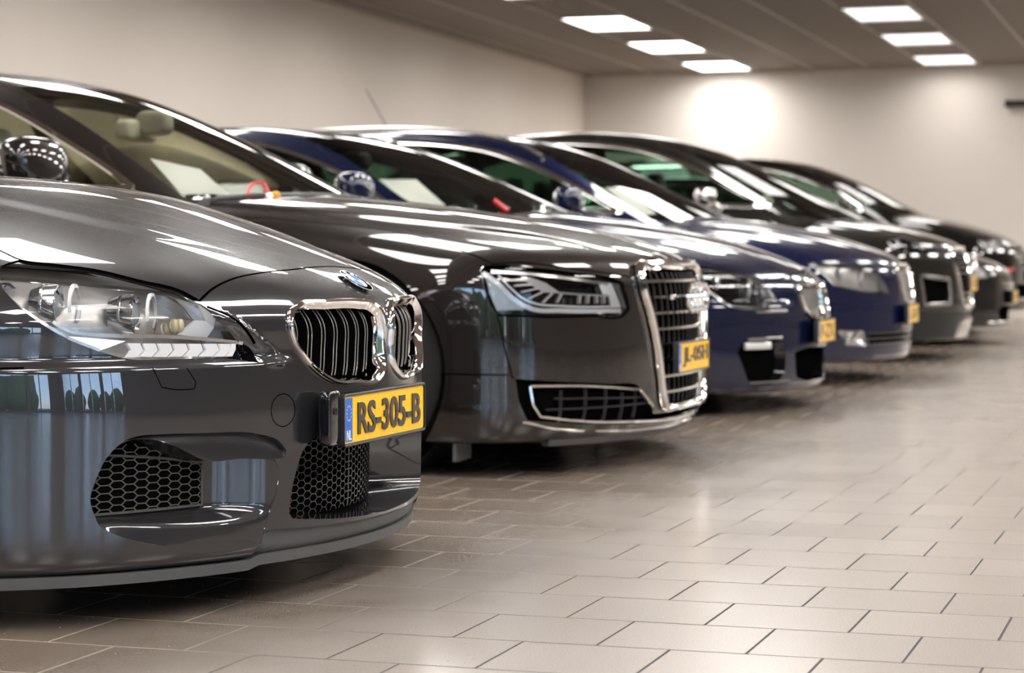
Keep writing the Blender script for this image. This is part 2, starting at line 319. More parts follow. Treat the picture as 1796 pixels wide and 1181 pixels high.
def tag(o, label=None, cat=None, group=None, kind=None):
    for k, v in (('label', label), ('category', cat), ('group', group), ('kind', kind)):
        if v: o[k] = v
    return o
class Car:
    def __init__(c, name, label, cat, pos, f, g, L, h=.03, xc=-.9, zc=.45, hf=None, rz=0):
        c.f, c.g, c.L, c.h = f, g, L, h; c.zbelt = g.par[3]; c.hf = hf or h
        c.root = bpy.data.objects.new(name, None); COL.objects.link(c.root); c.root.location = (*pos, 0); c.root.rotation_euler = (0, 0, rz)
        c.root.empty_display_size = .3; tag(c.root, label, cat)
        c.par = {'fr': Par(f, 'front', xc, zc), 'rr': Par(f, 'rear', -L+.98, zc), 'cb': Par(g, 'cabin', 0, c.zbelt-.15)}
        c.regs = {'fr': [], 'rr': [], 'cb': []}; c.loop2 = {}; c.where = {}; c.gaps = []
    # points on the surface: 2-tuples are seen from the front (s, z)
    def FP(c, pts, dx=0):
        out = []
        q = np.array([p if len(p) == 2 else (0, 0) for p in pts], float)
        O = np.stack([0*q[:, 0]+.3, q[:, 0], q[:, 1]], -1); R = first_root(c.f, O, np.tile([-1., 0, 0], (len(q), 1)), 0, 1.6)
        return np.array([R[i] if len(p) == 2 else p for i, p in enumerate(pts)], float)
    def TP(c, pts, f=None):
        q = np.array(pts, float); O = np.stack([q[:, 0], q[:, 1], 0*q[:, 0]+2.], -1)
        return first_root(f or c.f, O, np.tile([0, 0, -1.], (len(q), 1)), 0, 1.9)
    def SP(c, pts, f=None):
        q = np.array(pts, float); O = np.stack([q[:, 0], 0*q[:, 0]+1.2, q[:, 1]], -1)
        return first_root(f or c.f, O, np.tile([0, -1., 0], (len(q), 1)), 0, 1.1)
    def reg(c, name, P3, par='fr', step=.012, closed=True, test=None, corner=38):
        P2 = c.par[par].to2(P3); P2 = dens(P2, closed, step, corner) if step else P2
        c.loop2[name] = P2; c.where[name] = par
        c.regs[par].append((name, P2, closed, test if test else (lambda u, P, A=P2: inpoly(u, A))))
        return P2
    def gap(c, name, P3, w=.004, par='fr', closed=False, step=.014, depth=.014):
        P2 = dens(c.par[par].to2(P3), closed, step); P = c.par[par].solve(P2)
        T = np.roll(P2, -1, 0)-np.roll(P2, 1, 0)
        if not closed: T[0] = P2[1]-P2[0]; T[-1] = P2[-1]-P2[-2]
        T /= np.linalg.norm(T, axis=1, keepdims=True); Nn = np.stack([-T[:, 1], T[:, 0]], -1)
        Q = c.par[par].solve(P2+Nn*.002); sc = np.linalg.norm(Q-P, axis=1, keepdims=True)/.002
        a_ = P2+Nn*w/2/sc; b = P2-Nn*w/2/sc; a_[:, 0] = np.maximum(a_[:, 0], 0); b[:, 0] = np.maximum(b[:, 0], 0)
        if par == 'cb': pass
        if closed:
            big, sml = (a_, b) if abs(area(a_)) > abs(area(b)) else (b, a_)
            c.regs[par].insert(0, ('gap', big, True, lambda u, P, A=big, B=sml: inpoly(u, A) & ~inpoly(u, B))); c.regs[par].insert(1, ('none_', sml, True, lambda u, P: np.zeros(len(u), bool)))
        else:
            A = np.concatenate([a_, b[::-1]]); c.regs[par].insert(0, ('gap', A, True, lambda u, P, A=A: inpoly(u, A)))
        c.gaps.append((par, a_, b, closed, depth))
    def shell(c, fine=1.75, xs=-2.3):
        c.T = {}
        g, f = c.g, c.f
        for par, p in c.par.items():
            regs = c.regs[par]; cons = [(r[1], r[2]) for r in regs]
            if par == 'cb':
                h = c.h*1.0; pts = grid(np.arange(-c.L-.1, -.6, h), np.arange(.02, math.pi/2*.8, h), lambda G: G[:, 0] < 9)
                e = np.arange(-c.L-.1, -.6, h); pts = np.concatenate([pts, np.stack([e, 0*e+math.pi/2*.8], -1), np.stack([e, 0*e-.10], -1)])
            else:
                R = math.pi/2+((p.xc-xs) if par == 'fr' else (xs-p.xc))/p.R+.04; hf, h = (c.hf, c.h*2) if par == 'fr' else (c.h*2, c.h*2.5)
                G1 = grid(np.arange(hf/2, fine, hf), np.arange(-fine, fine, hf*.87), lambda G: np.hypot(G[:, 0], G[:, 1]) < fine)
                G2 = grid(np.arange(h/2, R, h), np.arange(-R, R, h*.87), lambda G: (np.hypot(G[:, 0], G[:, 1]) < R) & (np.hypot(G[:, 0], G[:, 1]) >= fine))
                e1 = np.concatenate([np.arange(-fine, fine, hf), np.arange(fine, R, h), -np.arange(fine, R, h)]); th = np.linspace(-math.pi/2, math.pi/2, 160)
                pts = np.concatenate([G1, G2, np.stack([0*e1, e1], -1), np.stack([R*np.cos(th), R*np.sin(th)], -1)])
                rho = math.pi/2+((p.xc-xs) if par == 'fr' else (xs-p.xc))/p.R; cons = cons+[(np.stack([rho*np.cos(th), rho*np.sin(th)], -1), False)]
            U, F = cdt(pts, cons); U[:, 0] = np.maximum(U[:, 0], 0) if par != 'cb' else U[:, 0]
            P = p.solve(U); N = grad(p.f, P)
            cu = U[F].mean(1); cp = P[F].mean(1); lab = np.full(len(F), 'body', object); free = np.ones(len(F), bool)
            if par == 'cb': lab[:] = 'roof'
            for nm, A, cl, test in regs:
                t = test(cu, cp) & free; lab[t] = nm; free &= ~t
            if par == 'cb':
                drop = (f(cp[:, 0], cp[:, 1], cp[:, 2]) < -.012) | (cp[:, 2] < c.zbelt-.12)
            else:
                drop = (g(cp[:, 0], cp[:, 1], cp[:, 2]) < -.006) & (cp[:, 2] > c.zbelt-.14)
                if par == 'fr': drop |= cp[:, 0] < xs
                else: drop |= cp[:, 0] > xs
            keep = ~drop & (lab != 'gap') & (lab != 'hole')
            fn = np.cross(P[F[:, 1]]-P[F[:, 0]], P[F[:, 2]]-P[F[:, 0]]); fl = (fn*N[F].sum(1)).sum(1) < 0
            F[fl] = F[fl][:, ::-1]
            for nm in set(lab[keep]):
                Fk = F[keep & (lab == nm)]; idx, inv = np.unique(Fk, return_inverse=True)
                c.T.setdefault(nm, []).append((P[idx], inv.reshape(-1, 3), N[idx], par))
    def put(c, acc, nm, mat, side='B', off=0):
        for P, F, N, par in c.T.get(nm, []): acc.add(P+N*off, F, mat, N, side)
        return acc
    def add_gaps(c, acc):
        for par, a_, b, closed, d in c.gaps:
            p = c.par[par]; A, B = p.solve(a_), p.solve(b); NA, NB = grad(p.f, A), grad(p.f, B); n = len(A)
            V = np.concatenate([A, A-NA*d, B-NB*d, B]); F = []
            for r in range(3):
                for i in range(n if closed else n-1): j = (i+1) % n; F.append((r*n+i, r*n+j, (r+1)*n+j, (r+1)*n+i))
            acc.add(V, F, M['void'])
        return acc
    def loop3(c, nm): return c.par[c.where[nm]].solve(c.loop2[nm])
    def pocket(c, acc, nm, depth, wall, floor, side='B', dirv=(-1, 0, 0), ftest=None, floor_mat2=None, usen=False, split=True):
        """sink region nm by depth(P) along dirv with walls round it"""
        dv = dirv if callable(dirv) else (lambda P: np.tile(np.array(dirv, float), (len(P), 1))); L = c.loop3(nm); n = len(L)
        dl = depth(L) if callable(depth) else np.full(n, depth)
        dd = -grad(c.par[c.where[nm]].f, L) if usen else dv(L)
        V = np.concatenate([L, L+dd*dl[:, None]]); F = []
        for i in range(n):
            j = (i+1) % n
            if L[i, 1] < 2e-3 and L[j, 1] < 2e-3: continue
            F.append((i, j, n+j, n+i))
        acc.add(V, F, wall, side=side)
        for P, T, N, par in c.T.get(nm, []):
            dp = depth(P) if callable(depth) else np.full(len(P), depth)
            Q = P+(-N if usen else dv(P))*dp[:, None]
            if ftest is not None:
                t = ftest(P[T].mean(1)); acc.add(Q, T[~t], floor, side=side); acc.add(Q, T[t], floor_mat2, side=side)
            else: acc.add(Q, T, floor, side=side)
        return acc
def area(A): x, y = A[:, 0], A[:, 1]; return .5*(x*np.roll(y, -1)-y*np.roll(x, -1)).sum()
def ray_poly(poly, c0, th):
    out = []
    A = np.asarray(poly); B = np.roll(A, -1, 0)
    for t in th:
        d = np.array([math.cos(t), math.sin(t)]); e = B-A; den = d[0]*e[:, 1]-d[1]*e[:, 0]+1e-15; w = A-c0
        r = (w[:, 0]*e[:, 1]-w[:, 1]*e[:, 0])/den; q = (w[:, 0]*d[1]-w[:, 1]*d[0])/den
        ok = (r > 0) & (q >= -1e-6) & (q <= 1+1e-6); out.append(c0+d*(r[ok].max() if ok.any() else .01))
    return np.array(out)
def frame_ring(c, acc, outer, inner, prof, mat, back=.03, n=110, side='B', half=False, crn=80):
    """raised frame between two front-view outlines; prof = (t across, height)"""
    O = dens(outer, not half, .01, crn); I = dens(inner, not half, .01, crn)
    if half:
        k = n; f = lambda A: np.stack([np.interp(np.linspace(0, 1, k), np.r_[0, np.cumsum(np.linalg.norm(np.diff(A, axis=0), axis=1))]/np.linalg.norm(np.diff(A, axis=0), axis=1).sum(), A[:, i]) for i in (0, 1)], -1)
        O, I = f(O), f(I)
    else:
        th = np.linspace(0, 2*math.pi, n, endpoint=False); c0 = I.mean(0); O, I = ray_poly(O, c0, th), ray_poly(I, c0, th)
    rows = []
    for t, h in prof:
        Q = c.FP([tuple(q) for q in O*(1-t)+I*t]); rows.append(Q+grad(c.f, Q)*h)
    rows.append(rows[-1]+np.array([-back, 0, 0])); m = len(O); k = len(rows)
    V = np.concatenate(rows); F = [(r*m+i, r*m+(i+1) % m, (r+1)*m+(i+1) % m, (r+1)*m+i) for r in range(k-1) for i in range(m-1 if half else m)]
    acc.add(V, F, mat, side=side); return O, I
def hexnet(xfun, s0, s1, z0, z1, test, ps=.020, pz=.0158, w=.0012, dp=.006):
    """honeycomb of bars in the (s, z) plane laid on x = xfun(s, z)"""
    E = set(); a_ = pz/2; nodes = {}
    def nd(s, z): k = (round(s, 4), round(z, 4)); nodes[k] = (s, z); return k
    for i in range(int((s1-s0)/ps)+3):
        for j in range(int((z1-z0)/pz)+3):
            cs = s0+i*ps; cz = z0+j*pz+(i % 2)*pz/2
            pts = [(cs-ps*.67, cz), (cs-ps*.33, cz+a_), (cs+ps*.33, cz+a_), (cs+ps*.67, cz), (cs+ps*.33, cz-a_), (cs-ps*.33, cz-a_)]
            ks = [nd(*p) for p in pts]
            for k in range(6): E.add(tuple(sorted((ks[k], ks[(k+1) % 6]))))
    V = []; F = []; F2 = []
    for p, q in sorted(E):
        A, B = np.array(p), np.array(q)
        if not test(((A+B)/2)[None])[0]: continue
        d = (B-A)/np.linalg.norm(B-A); n = np.array([-d[1], d[0]])*w; A, B = A-d*w*.6, B+d*w*.6
        q4 = np.array([A-n, B-n, B+n, A+n]); x = xfun(q4[:, 0], q4[:, 1]); k = len(V)
        V += [(x[i], *q4[i]) for i in range(4)]+[(x[i]-dp, *q4[i]) for i in range(4)]
        F2.append((k, k+1, k+2, k+3)); F += [(k, k+4, k+5, k+1), (k+1, k+5, k+6, k+2), (k+2, k+6, k+7, k+3), (k+3, k+7, k+4, k)]
    return np.array(V), F, F2
def turn(V, c0, a_):
    W = V-np.array(c0); c_, s_ = math.cos(a_), math.sin(a_); return np.c_[W[:, 0]*c_-W[:, 1]*s_, W[:, 0]*s_+W[:, 1]*c_, W[:, 2]]+np.array(c0)
def plate_of(P, th=.004, up=(1, 0, 0)):
    """thin solid from a 3D outline"""
    P = np.asarray(P, float); n = len(P); d = np.array(up, float)*th; V = np.concatenate([P+d, P])
    return V, [tuple(range(n)), tuple(range(n, 2*n))[::-1]]+[(i, n+i, n+(i+1) % n, (i+1) % n) for i in range(n)]
# ---------- writing
def text_geo(body, w, h, depth=.002, bold=.0):
    cu = bpy.data.curves.new('t', 'FONT'); cu.body = body; cu.size = 1; cu.extrude = .5; cu.offset = bold; cu.resolution_u = 3
    ob = bpy.data.objects.new('t', cu); COL.objects.link(ob); bpy.context.view_layer.update()
    me = bpy.data.meshes.new_from_object(ob.evaluated_get(bpy.context.evaluated_depsgraph_get()))
    V = np.array([v.co for v in me.vertices]); F = [tuple(p.vertices) for p in me.polygons]
    bpy.data.objects.remove(ob); bpy.data.curves.remove(cu); bpy.data.meshes.remove(me)
    V[:, 0] = (V[:, 0]-V[:, 0].min())/(V[:, 0].max()-V[:, 0].min())*w-w/2
    V[:, 1] = (V[:, 1]-V[:, 1].min())/(V[:, 1].max()-V[:, 1].min())*h-h/2; V[:, 2] = (V[:, 2]+.5)*depth
    return V, F
def to_plate(V, o=(0, 0, 0)):  # text plane -> faces +x, reads along +y
    return np.stack([V[:, 2], V[:, 0], V[:, 1]], -1)+np.array(o)
def rrect(w, h, r, n=5):
    P = []
    for cx, cy, a0 in ((w/2-r, h/2-r, 0), (-w/2+r, h/2-r, 90), (-w/2+r, -h/2+r, 180), (w/2-r, -h/2+r, 270)):
        for i in range(n+1): t = math.radians(a0+90*i/n); P.append((cx+r*math.cos(t), cy+r*math.sin(t)))
    return P
def license_plate(car, text, loc, tilt=0., rz=0., full=True, chars=None):
    w, h = .475, .098
    def slab(w, h, r, x0, x1, y=0, z=0):
        P = np.array(rrect(w, h, r)); n = len(P); V = np.concatenate([np.c_[np.full(n, x1), P], np.c_[np.full(n, x0), P]])+np.array([0, y, z])
        return V, [tuple(range(n)), tuple(range(n, 2*n))[::-1]]+[(i, n+i, n+(i+1) % n, (i+1) % n) for i in range(n)]
    a = Acc(); a.add(*slab(w, h, .008, 0, .0025), M['yellow'], side='C')
    V, F = slab(.040, h-.006, .004, .0024, .0031, -w/2+.024); a.add(V, F, M['blue'], side='C')
    p = a.build('license_plate', car.root); p['label'] = 'yellow Dutch license plate reading '+(chars or text) if full else 'yellow Dutch license plate'
    fr = Acc(); fr.add(*slab(w+.016, h+.010, .008, -.014, -.001), M['plastic'], side='C')
    L = np.array(rrect(w+.012, h+.007, .008)); fr.add(*sweep(np.c_[np.full(len(L), .002), L], [(-.003, -.006), (.003, -.006), (.003, .003), (.001, .0045), (-.003, .003)], np.tile([1., 0, 0], (len(L), 1)), True), M['plastic'], side='C')
    fr.build('plate_holder', p)
    t = Acc(); ch = chars or text
    V, F = text_geo(ch, .380, .070, .0035 if full else .002, .022); t.add(to_plate(V, (.002, .024, 0)), F, M['plchar'], side='C')
    t.build('plate_characters', p)
    e = Acc(); V, F = text_geo('NL', .026, .021, .0008, .01); e.add(to_plate(V, (.003, -w/2+.024, -.032)), F, M['white'], side='C')
    for k in range(12):
        q = 2*math.pi*k/12; S = []
        for j in range(10): r = .0028 if j % 2 == 0 else .0012; S.append((0, r*math.sin(j*math.pi/5), r*math.cos(j*math.pi/5)))
        S = np.array(S)+np.array([.0033, -w/2+.024+.0125*math.sin(q), .014+.0125*math.cos(q)*1.25]); e.add(S, [tuple(range(10))], M['white'], side='C')
    e.build('country_band', p)
    p.location = loc; p.rotation_euler = (0, tilt, rz); return p
# ================= shared car parts =================
def cabin(c, xr=-4.2, ptop=.065, pil=.075, trim=True, in_col='greyl', seat='leather', dash='dark', rear_x=None, mirror=None, mcol=None, windef=None, wsedge=None, wfront=None):
    R, Wb, slope, zb, bow, crown = c.g.par
    zs = np.linspace(zb-.06, zb+.45, 60)
    xx = np.linspace(-3.2, -.6, 1500); rv = R(xx); top = xx[rv.argmax()]
    def corner(z):
        s = Wb-slope*(z-zb)-.24*max(z-zb, 0)**2; m = xx > top
        x = np.interp(z+crown*s*s, rv[m][::-1], xx[m][::-1]); return x-bow*s*s, s
    zt = R(top)-.10                                 # top of the windscreen
    cs = [(z, *corner(z)) for z in np.linspace(zb-.05, zt, 12)]
    ws = [(x+.02, s-.055, z) for z, x, s in cs]     # near edge of the windscreen
    ws3 = c.TP(wsedge or [(x, s) for x, s, z in ws], c.g)
    tx = ws3[-1, 0]; mid = c.TP([(tx+.10, ws3[-1, 1]*.5), (tx+.14, 0)], c.g)
    low = np.array([(-.62, 0, zb-.1), (-.62, .5, zb-.1)])
    par = c.par['cb']; A2 = np.concatenate([dens(par.to2(ws3), False, .02), dens(par.to2(np.concatenate([ws3[-1:], mid])), False, .03)[1:], [[-.55, math.pi/2*.8], [-.55, par.to2(ws3[:1])[0, 1]-.05]]])
    c.loop2['windscreen'] = A2; c.regs['cb'].append(('windscreen', A2, True, lambda u, P: inpoly(u, A2)))
    # side glass: outline in side view
    front = [(x-pil, z) for z, x, s in cs[1:] if z > zb+.012]
    if wfront: front = wfront
    def ztop(x): return float(R(x+bow*.36)-crown*.36)-ptop
    fr = [(x, z) for x, z in front if z < ztop(x)-.02] if not wfront else [(x, min(z, ztop(x)-.01*(len(front)-1-k_))) for k_, (x, z) in enumerate(front)]
    xr0 = fr[-1][0]; pts = [(front[0][0], zb+.012)]+fr
    if windef: pts = windef
    else:
        for x in np.linspace(xr0-.12, xr, 12): pts.append((x, min(ztop(x), ztop(top)+.02)))
        pts += [(xr-.30, zb+.10), (xr-.22, zb+.012)]
    side3 = c.SP(pts, c.g); P2 = dens(par.to2(side3), True, .02)
    c.loop2['side_window'] = P2; c.where['side_window'] = 'cb'; c.where['windscreen'] = 'cb'
    c.regs['cb'].append(('side_window', P2, True, lambda u, P: inpoly(u, P2)))
    # rear glass
    xt = top-1.15; m = xx < top; c.rearx = None
    zr0, zr1 = zb+.05, R(top)-.12
    c.regs['cb'].append(('rear_window', np.array([[-c.L+.2, .9], [-c.L+.2, math.pi/2*.8], [xr-.1, math.pi/2*.8], [xr-.1, .9]]), True, lambda u, P: (P[:, 0] < xr-.05) & (P[:, 1] < .62-.3*np.maximum(P[:, 2]-zb, 0)) & (P[:, 2] > zr0) & (P[:, 2] < zr1)))
    c.pil = (xr0, xr, zb, ztop, pts, tx)
def cabin_parts(c, trim='chrome', in_col='greyl', seat='leather', pillars=(-2.75,), glassmat='glass', mirror=None, mcol=None, msize=(.15, .25, .17), wheel=True, wiper=False, rvm=None):
    root = c.root; xr0, xr, zb, ztop, pts, tx = c.pil
    a = c.put(Acc(), 'windscreen', M[glassmat]); a.build('windscreen', root)
    c.put(Acc(), 'rear_window', M['glassd']).build('rear_window', root)
    for sd in ('R', 'L'): c.put(Acc(), 'side_window', M['glass' if in_col == 'cream' else 'glassd'], sd).build('side_window', root)
    # window surround
    L3 = c.loop3('side_window'); NN = grad(c.g, L3)
    if trim:
        for sd in ('R', 'L'): Acc().add(*sweep(L3+NN*.002, strip_sec(.026 if c.zbelt < .97 else .036, .008), NN, True), M[trim], side=sd).build('window_trim', root)
    for px in pillars:
        q = c.SP([(px-.06*t, zb+.01+t*(ztop(px)-zb)) for t in np.linspace(0, 1, 8)], c.g); n = grad(c.g, q)
        for sd in ('R', 'L'): Acc().add(*sweep(q, strip_sec(.085, .005), n), M['gloss'], side=sd).build('door_pillar', root)
    # cowl strip at the foot of the windscreen and its black edge
    S = np.linspace(0, .80, 20); X = np.linspace(-.7, -2.4, 240); base = []
    for s in S:
        Q = c.TP(np.c_[X, X*0+s]); gv = c.g(Q[:, 0], Q[:, 1], Q[:, 2]); k = np.argmax(gv < 0)
        if gv[k] < 0: base.append(Q[k])
    base = np.array(base); c.base = base
    Acc().add(*sweep(base+[.0, 0, -.006], [(-.03, -.01), (.03, -.01), (.03, .006), (0, .014), (-.03, .006)], np.tile([0, 0, 1.], (len(base), 1))), M['plastic']).build('cowl_panel', root)
    Lw = c.par['cb'].solve(dens(c.par['cb'].to2(c.TP([(x, s) for x, s in zip(np.interp(np.linspace(0, 1, 14), [0, 1], [base[-1, 0], tx]), np.interp(np.linspace(0, 1, 14), [0, 1], [base[-1, 1]-.02, c.par['cb'].solve(c.loop2['windscreen'][:1])[0, 1]]))], c.g)), False, .03)) if False else None
    # belt line strip under the side glass
    if wiper:
        for k, (s0, s1) in enumerate(((.62, .05), (.10, -.45))):
            P = []
            for t in np.linspace(0, 1, 12):
                s = s0+(s1-s0)*t; xb = np.interp(abs(s), base[:, 1], base[:, 0])-.03-.07*t; q = c.TP([(xb, abs(s))], c.g)[0]; P.append((q[0], -s, q[2]+.012))
            Acc().add(*sweep(np.array(P), [(-.008, -.006), (.008, -.006), (.006, .008), (-.006, .008)]), M['plastic'], side='C').build('wiper', root)
    # cabin inside
    xb = base[0, 0]; zt = base[0, 2]
    a = Acc(); V, F = sell((xb-.42, 0, zt-.13), (.62, 1.36, .22), .35, .35); a.add(V, F, M['dark'], side='C')
    a.add(*sell((xb-.62, 0, zt-.25), (.30, 1.30, .30), .4, .3), M[in_col], side='C')
    d = a.build('dashboard', root)
    Acc().add(*box((-c.L/2-.4, 0, .30), (c.L-2.4, 1.5, .04)), M['dark'], side='C').add(*box((-c.L/2-.5, .80, .66), (c.L-2.7, .05, .55)), M[in_col]).build('cabin_lining', root)
    xs = xb-1.25
    for sd in ('R', 'L'):
        a = Acc(); a.add(*sell((xs, .37, .50), (.58, .50, .20), .5, .4), M[seat], side=sd)
        V, F = sell((xs-.32, .37, .80), (.16, .50, .66), .5, .5, shear=(-.32, 0)); a.add(V, F, M[seat], side=sd)
        o = a.build('front_seat', root); Acc().add(*sell((xs-.46, .37, 1.17 if zb < 1.05 else 1.29), (.11, .26, .19), .5, .6), M[seat], side=sd).build('headrest', o)
    a = Acc(); a.add(*sell((xs-.95, 0, .50), (.55, 1.28, .20), .5, .3), M[seat], side='C'); V, F = sell((xs-1.25, 0, .78), (.16, 1.28, .58), .5, .3, shear=(-.35, 0)); a.add(V, F, M[seat], side='C')
    o = a.build('rear_seat', root)
    for sd in ('R', 'L'): Acc().add(*sell((xs-1.38, .36, 1.13 if zb < 1.05 else 1.25), (.10, .26, .16), .5, .6), M[seat], side=sd).build('headrest', o)
    if wheel:
        t = np.linspace(0, 2*math.pi, 36, endpoint=False); P = np.c_[xb-.80+.06*np.sin(t), .37+.185*np.cos(t), zt-.13+.175*np.sin(t)]
        Acc().add(*sweep(P, circ(.015), np.c_[np.ones(36), 0*t, 0*t], True), M['dark'], side='L').add(*sell((xb-.78, .37, zt-.13), (.06, .20, .13), .6, .6), M['dark'], side='L').build('steering_wheel', root)
    # interior mirror
    rvm = rvm or (tx-.02, 0, R_top(c)-.20)
    Acc().add(*sell(rvm, (.08, .26, .085), .4, .5), M['creamlt' if in_col == 'cream' else 'dark'], side='C').add(*sell((rvm[0]+.08, 0, rvm[2]+.03), (.14, .10, .10), .6, .6), M['creamlt' if in_col == 'cream' else 'dark'], side='C').build('rear_view_mirror', root)
    if mirror is not None:
        mx, my, mz = mirror
        for sd in ('R', 'L'):
            a = Acc(); a.add(*sell((mx, my, mz), msize, .62, .75, 36, 24, shear=(-.10, .10)), mcol, side=sd); o = a.build('door_mirror', root)
            Acc().add(*sell((mx-msize[0]*.36, my, mz), (.05, msize[1]*.84, msize[2]*.80), .6, .6), M['mirror'], side=sd).build('mirror_glass', o)
            Acc().add(*sweep(np.array([(mx-.01, my-.06, mz-msize[2]*.38), (mx, my-.15, mz-msize[2]*.52), (mx+.03, my-.24, mz-msize[2]*.62)]), circ(.026)), M['gloss'], side=sd).build('mirror_foot', o)
def R_top(c):
    R = c.g.par[0]; x = np.linspace(-3.2, -.8, 300); return float(R(x).max())
def wheel_geo(r=.34, w=.235, spokes=5):
    t = Acc(); V, F = lathe([(-w/2, r*.66), (-w/2-.004, r*.80), (-w/2+.02, r*.97), (-w/2+.05, r), (w/2-.05, r), (w/2-.02, r*.97), (w/2+.004, r*.80), (w/2, r*.66)], (0, 0, 0), 'y', 48); t.add(V, F, M['tyre'], side='C')
    m = Acc(); V, F = lathe([(w/2, r*.67), (w/2-.02, r*.64), (-w/2, r*.62)], (0, 0, 0), 'y', 40); m.add(V, F, M['rim'], side='C')
    V, F = lathe([(w/2-.03, 0), (w/2-.025, .05), (w/2-.05, .07), (w/2-.09, .08)], (0, 0, 0), 'y', 24); m.add(V, F, M['rim'], side='C')
    V, F = lathe([(w/2-.12, 0), (w/2-.12, r*.55)], (0, 0, 0), 'y', 32); m.add(V, F, M['void'], side='C')
    for k in range(spokes*2):
        q = 2*math.pi*(k//2)/spokes+(.13 if k % 2 else -.13); P = np.array([(math.sin(q)*rr, w/2-.03-.02*(1-rr/r), math.cos(q)*rr) for rr in np.linspace(.04, r*.65, 6)])
        V, F = sweep(P, [(-.012, -.02), (.012, -.02), (.010, .008), (-.010, .008)], np.tile([0, 1., 0], (6, 1))); m.add(V, F, M['rim'], side='C')
    return t, m
WHEELS = {}
def wheels(c, xf, xrw, r=.34, track=.80):
    if r not in WHEELS:
        t, m = wheel_geo(r); WHEELS[r] = (t.build('wheel'), m.build('rim')); first = True
    for x in (xf, xrw):
        for sy in (1, -1):
            T0, M0 = WHEELS[r]; T1 = T0 if T0.parent is None and 'used' not in T0 else None
            t = bpy.data.objects.new('wheel', T0.data); COL.objects.link(t); t.parent = c.root; t.location = (x, sy*track, r); t.rotation_euler = (0, 0, 0 if sy > 0 else math.pi)
            m = bpy.data.objects.new('rim', M0.data); COL.objects.link(m); m.parent = t
    for x in (xf, xrw):
        V, F = lathe([(-.02, .39*r/.34), (-.30, .39*r/.34), (-.30, 0)], (x, .93, r), 'y', 40); 
        for sd in ('R', 'L'): Acc().add(V, F, M['plastic'], side=sd).build('wheel_arch_liner', c.root)
def arch(c, x, par, r=.375, zc=.34, zb=.12, name='hole'):
    zl = zb+.012; t0 = math.asin(np.clip((zl-zc)/r, -1, 1)); th = np.linspace(t0, math.pi-t0, 46)
    P = c.SP([(x+r*math.cos(t), zc+r*math.sin(t)) for t in th]); P2 = c.par[par].to2(P)
    c.regs[par].insert(0, ('hole', P2, False, lambda u, P, x=x: ((P[:, 0]-x)**2+(P[:, 2]-zc)**2 < r*r) & (P[:, 1] > .60)))
    return P
def finish_wheels():
    for t, m in WHEELS.values():
        bpy.data.objects.remove(t); bpy.data.objects.remove(m)
# ================= nearest car: graphite coupe =================
m6_sb = Spl([(.49,.415),(.521,.412),(.535,.426),(.561,.46),(.592,.501),(.62,.54)])
def m6_blade(s, z):
    t = (s-m6_sb(z))/.03; return .011*sstep(-.7, .1, t)*(1-sstep(.2, 1.5, t))*sstep(.488, .505, z)*(1-sstep(.58, .625, z))
m6_f = mk_body(
 [(.05,-.04),(.12,-.015),(.20,-.006),(.30,-.004),(.38,-.002),(.44,-.003),(.49,-.009),(.53,-.012),(.58,-.008),(.63,-.03),(.67,-.08),(.71,-.16),(.77,-.32)],
 [(0,0),(.1,.004),(.2,.017),(.3,.039),(.4,.071),(.5,.113),(.6,.168),(.7,.24),(.8,.34),(.87,.445),(.92,.57),(.96,.76)],
 [(0.05,.62),(-.05,.672),(-.12,.708),(-.2,.740),(-.4,.80),(-.7,.868),(-1.0,.901),(-1.4,.928),(-1.8,.945),(-3,.95),(-5,.93)],
 [(0,0),(.2,.004),(.4,.018),(.6,.045),(.75,.080),(.85,.115),(.95,.17)],
 [(.05,.905),(.2,.936),(.30,.943),(.38,.945),(.44,.943),(.49,.937),(.55,.931),(.65,.915),(.75,.89),(.85,.85)],
 zb=.105, L=4.9, rec=(.497,.528,.020), dome=([(-1.4,.62),(-.7,.455),(-.57,.41),(-.447,.35),(-.33,.27),(-.15,.16),(.2,.1)], .013, .085), extra=m6_blade)
m6_g = mk_glass([(-1.0,.76),(-1.45,.93),(-1.8,1.08),(-2.1,1.20),(-2.4,1.29),(-2.8,1.35),(-3.2,1.35),(-3.7,1.27),(-4.2,1.10),(-4.6,.93)], .80,.5,.92)
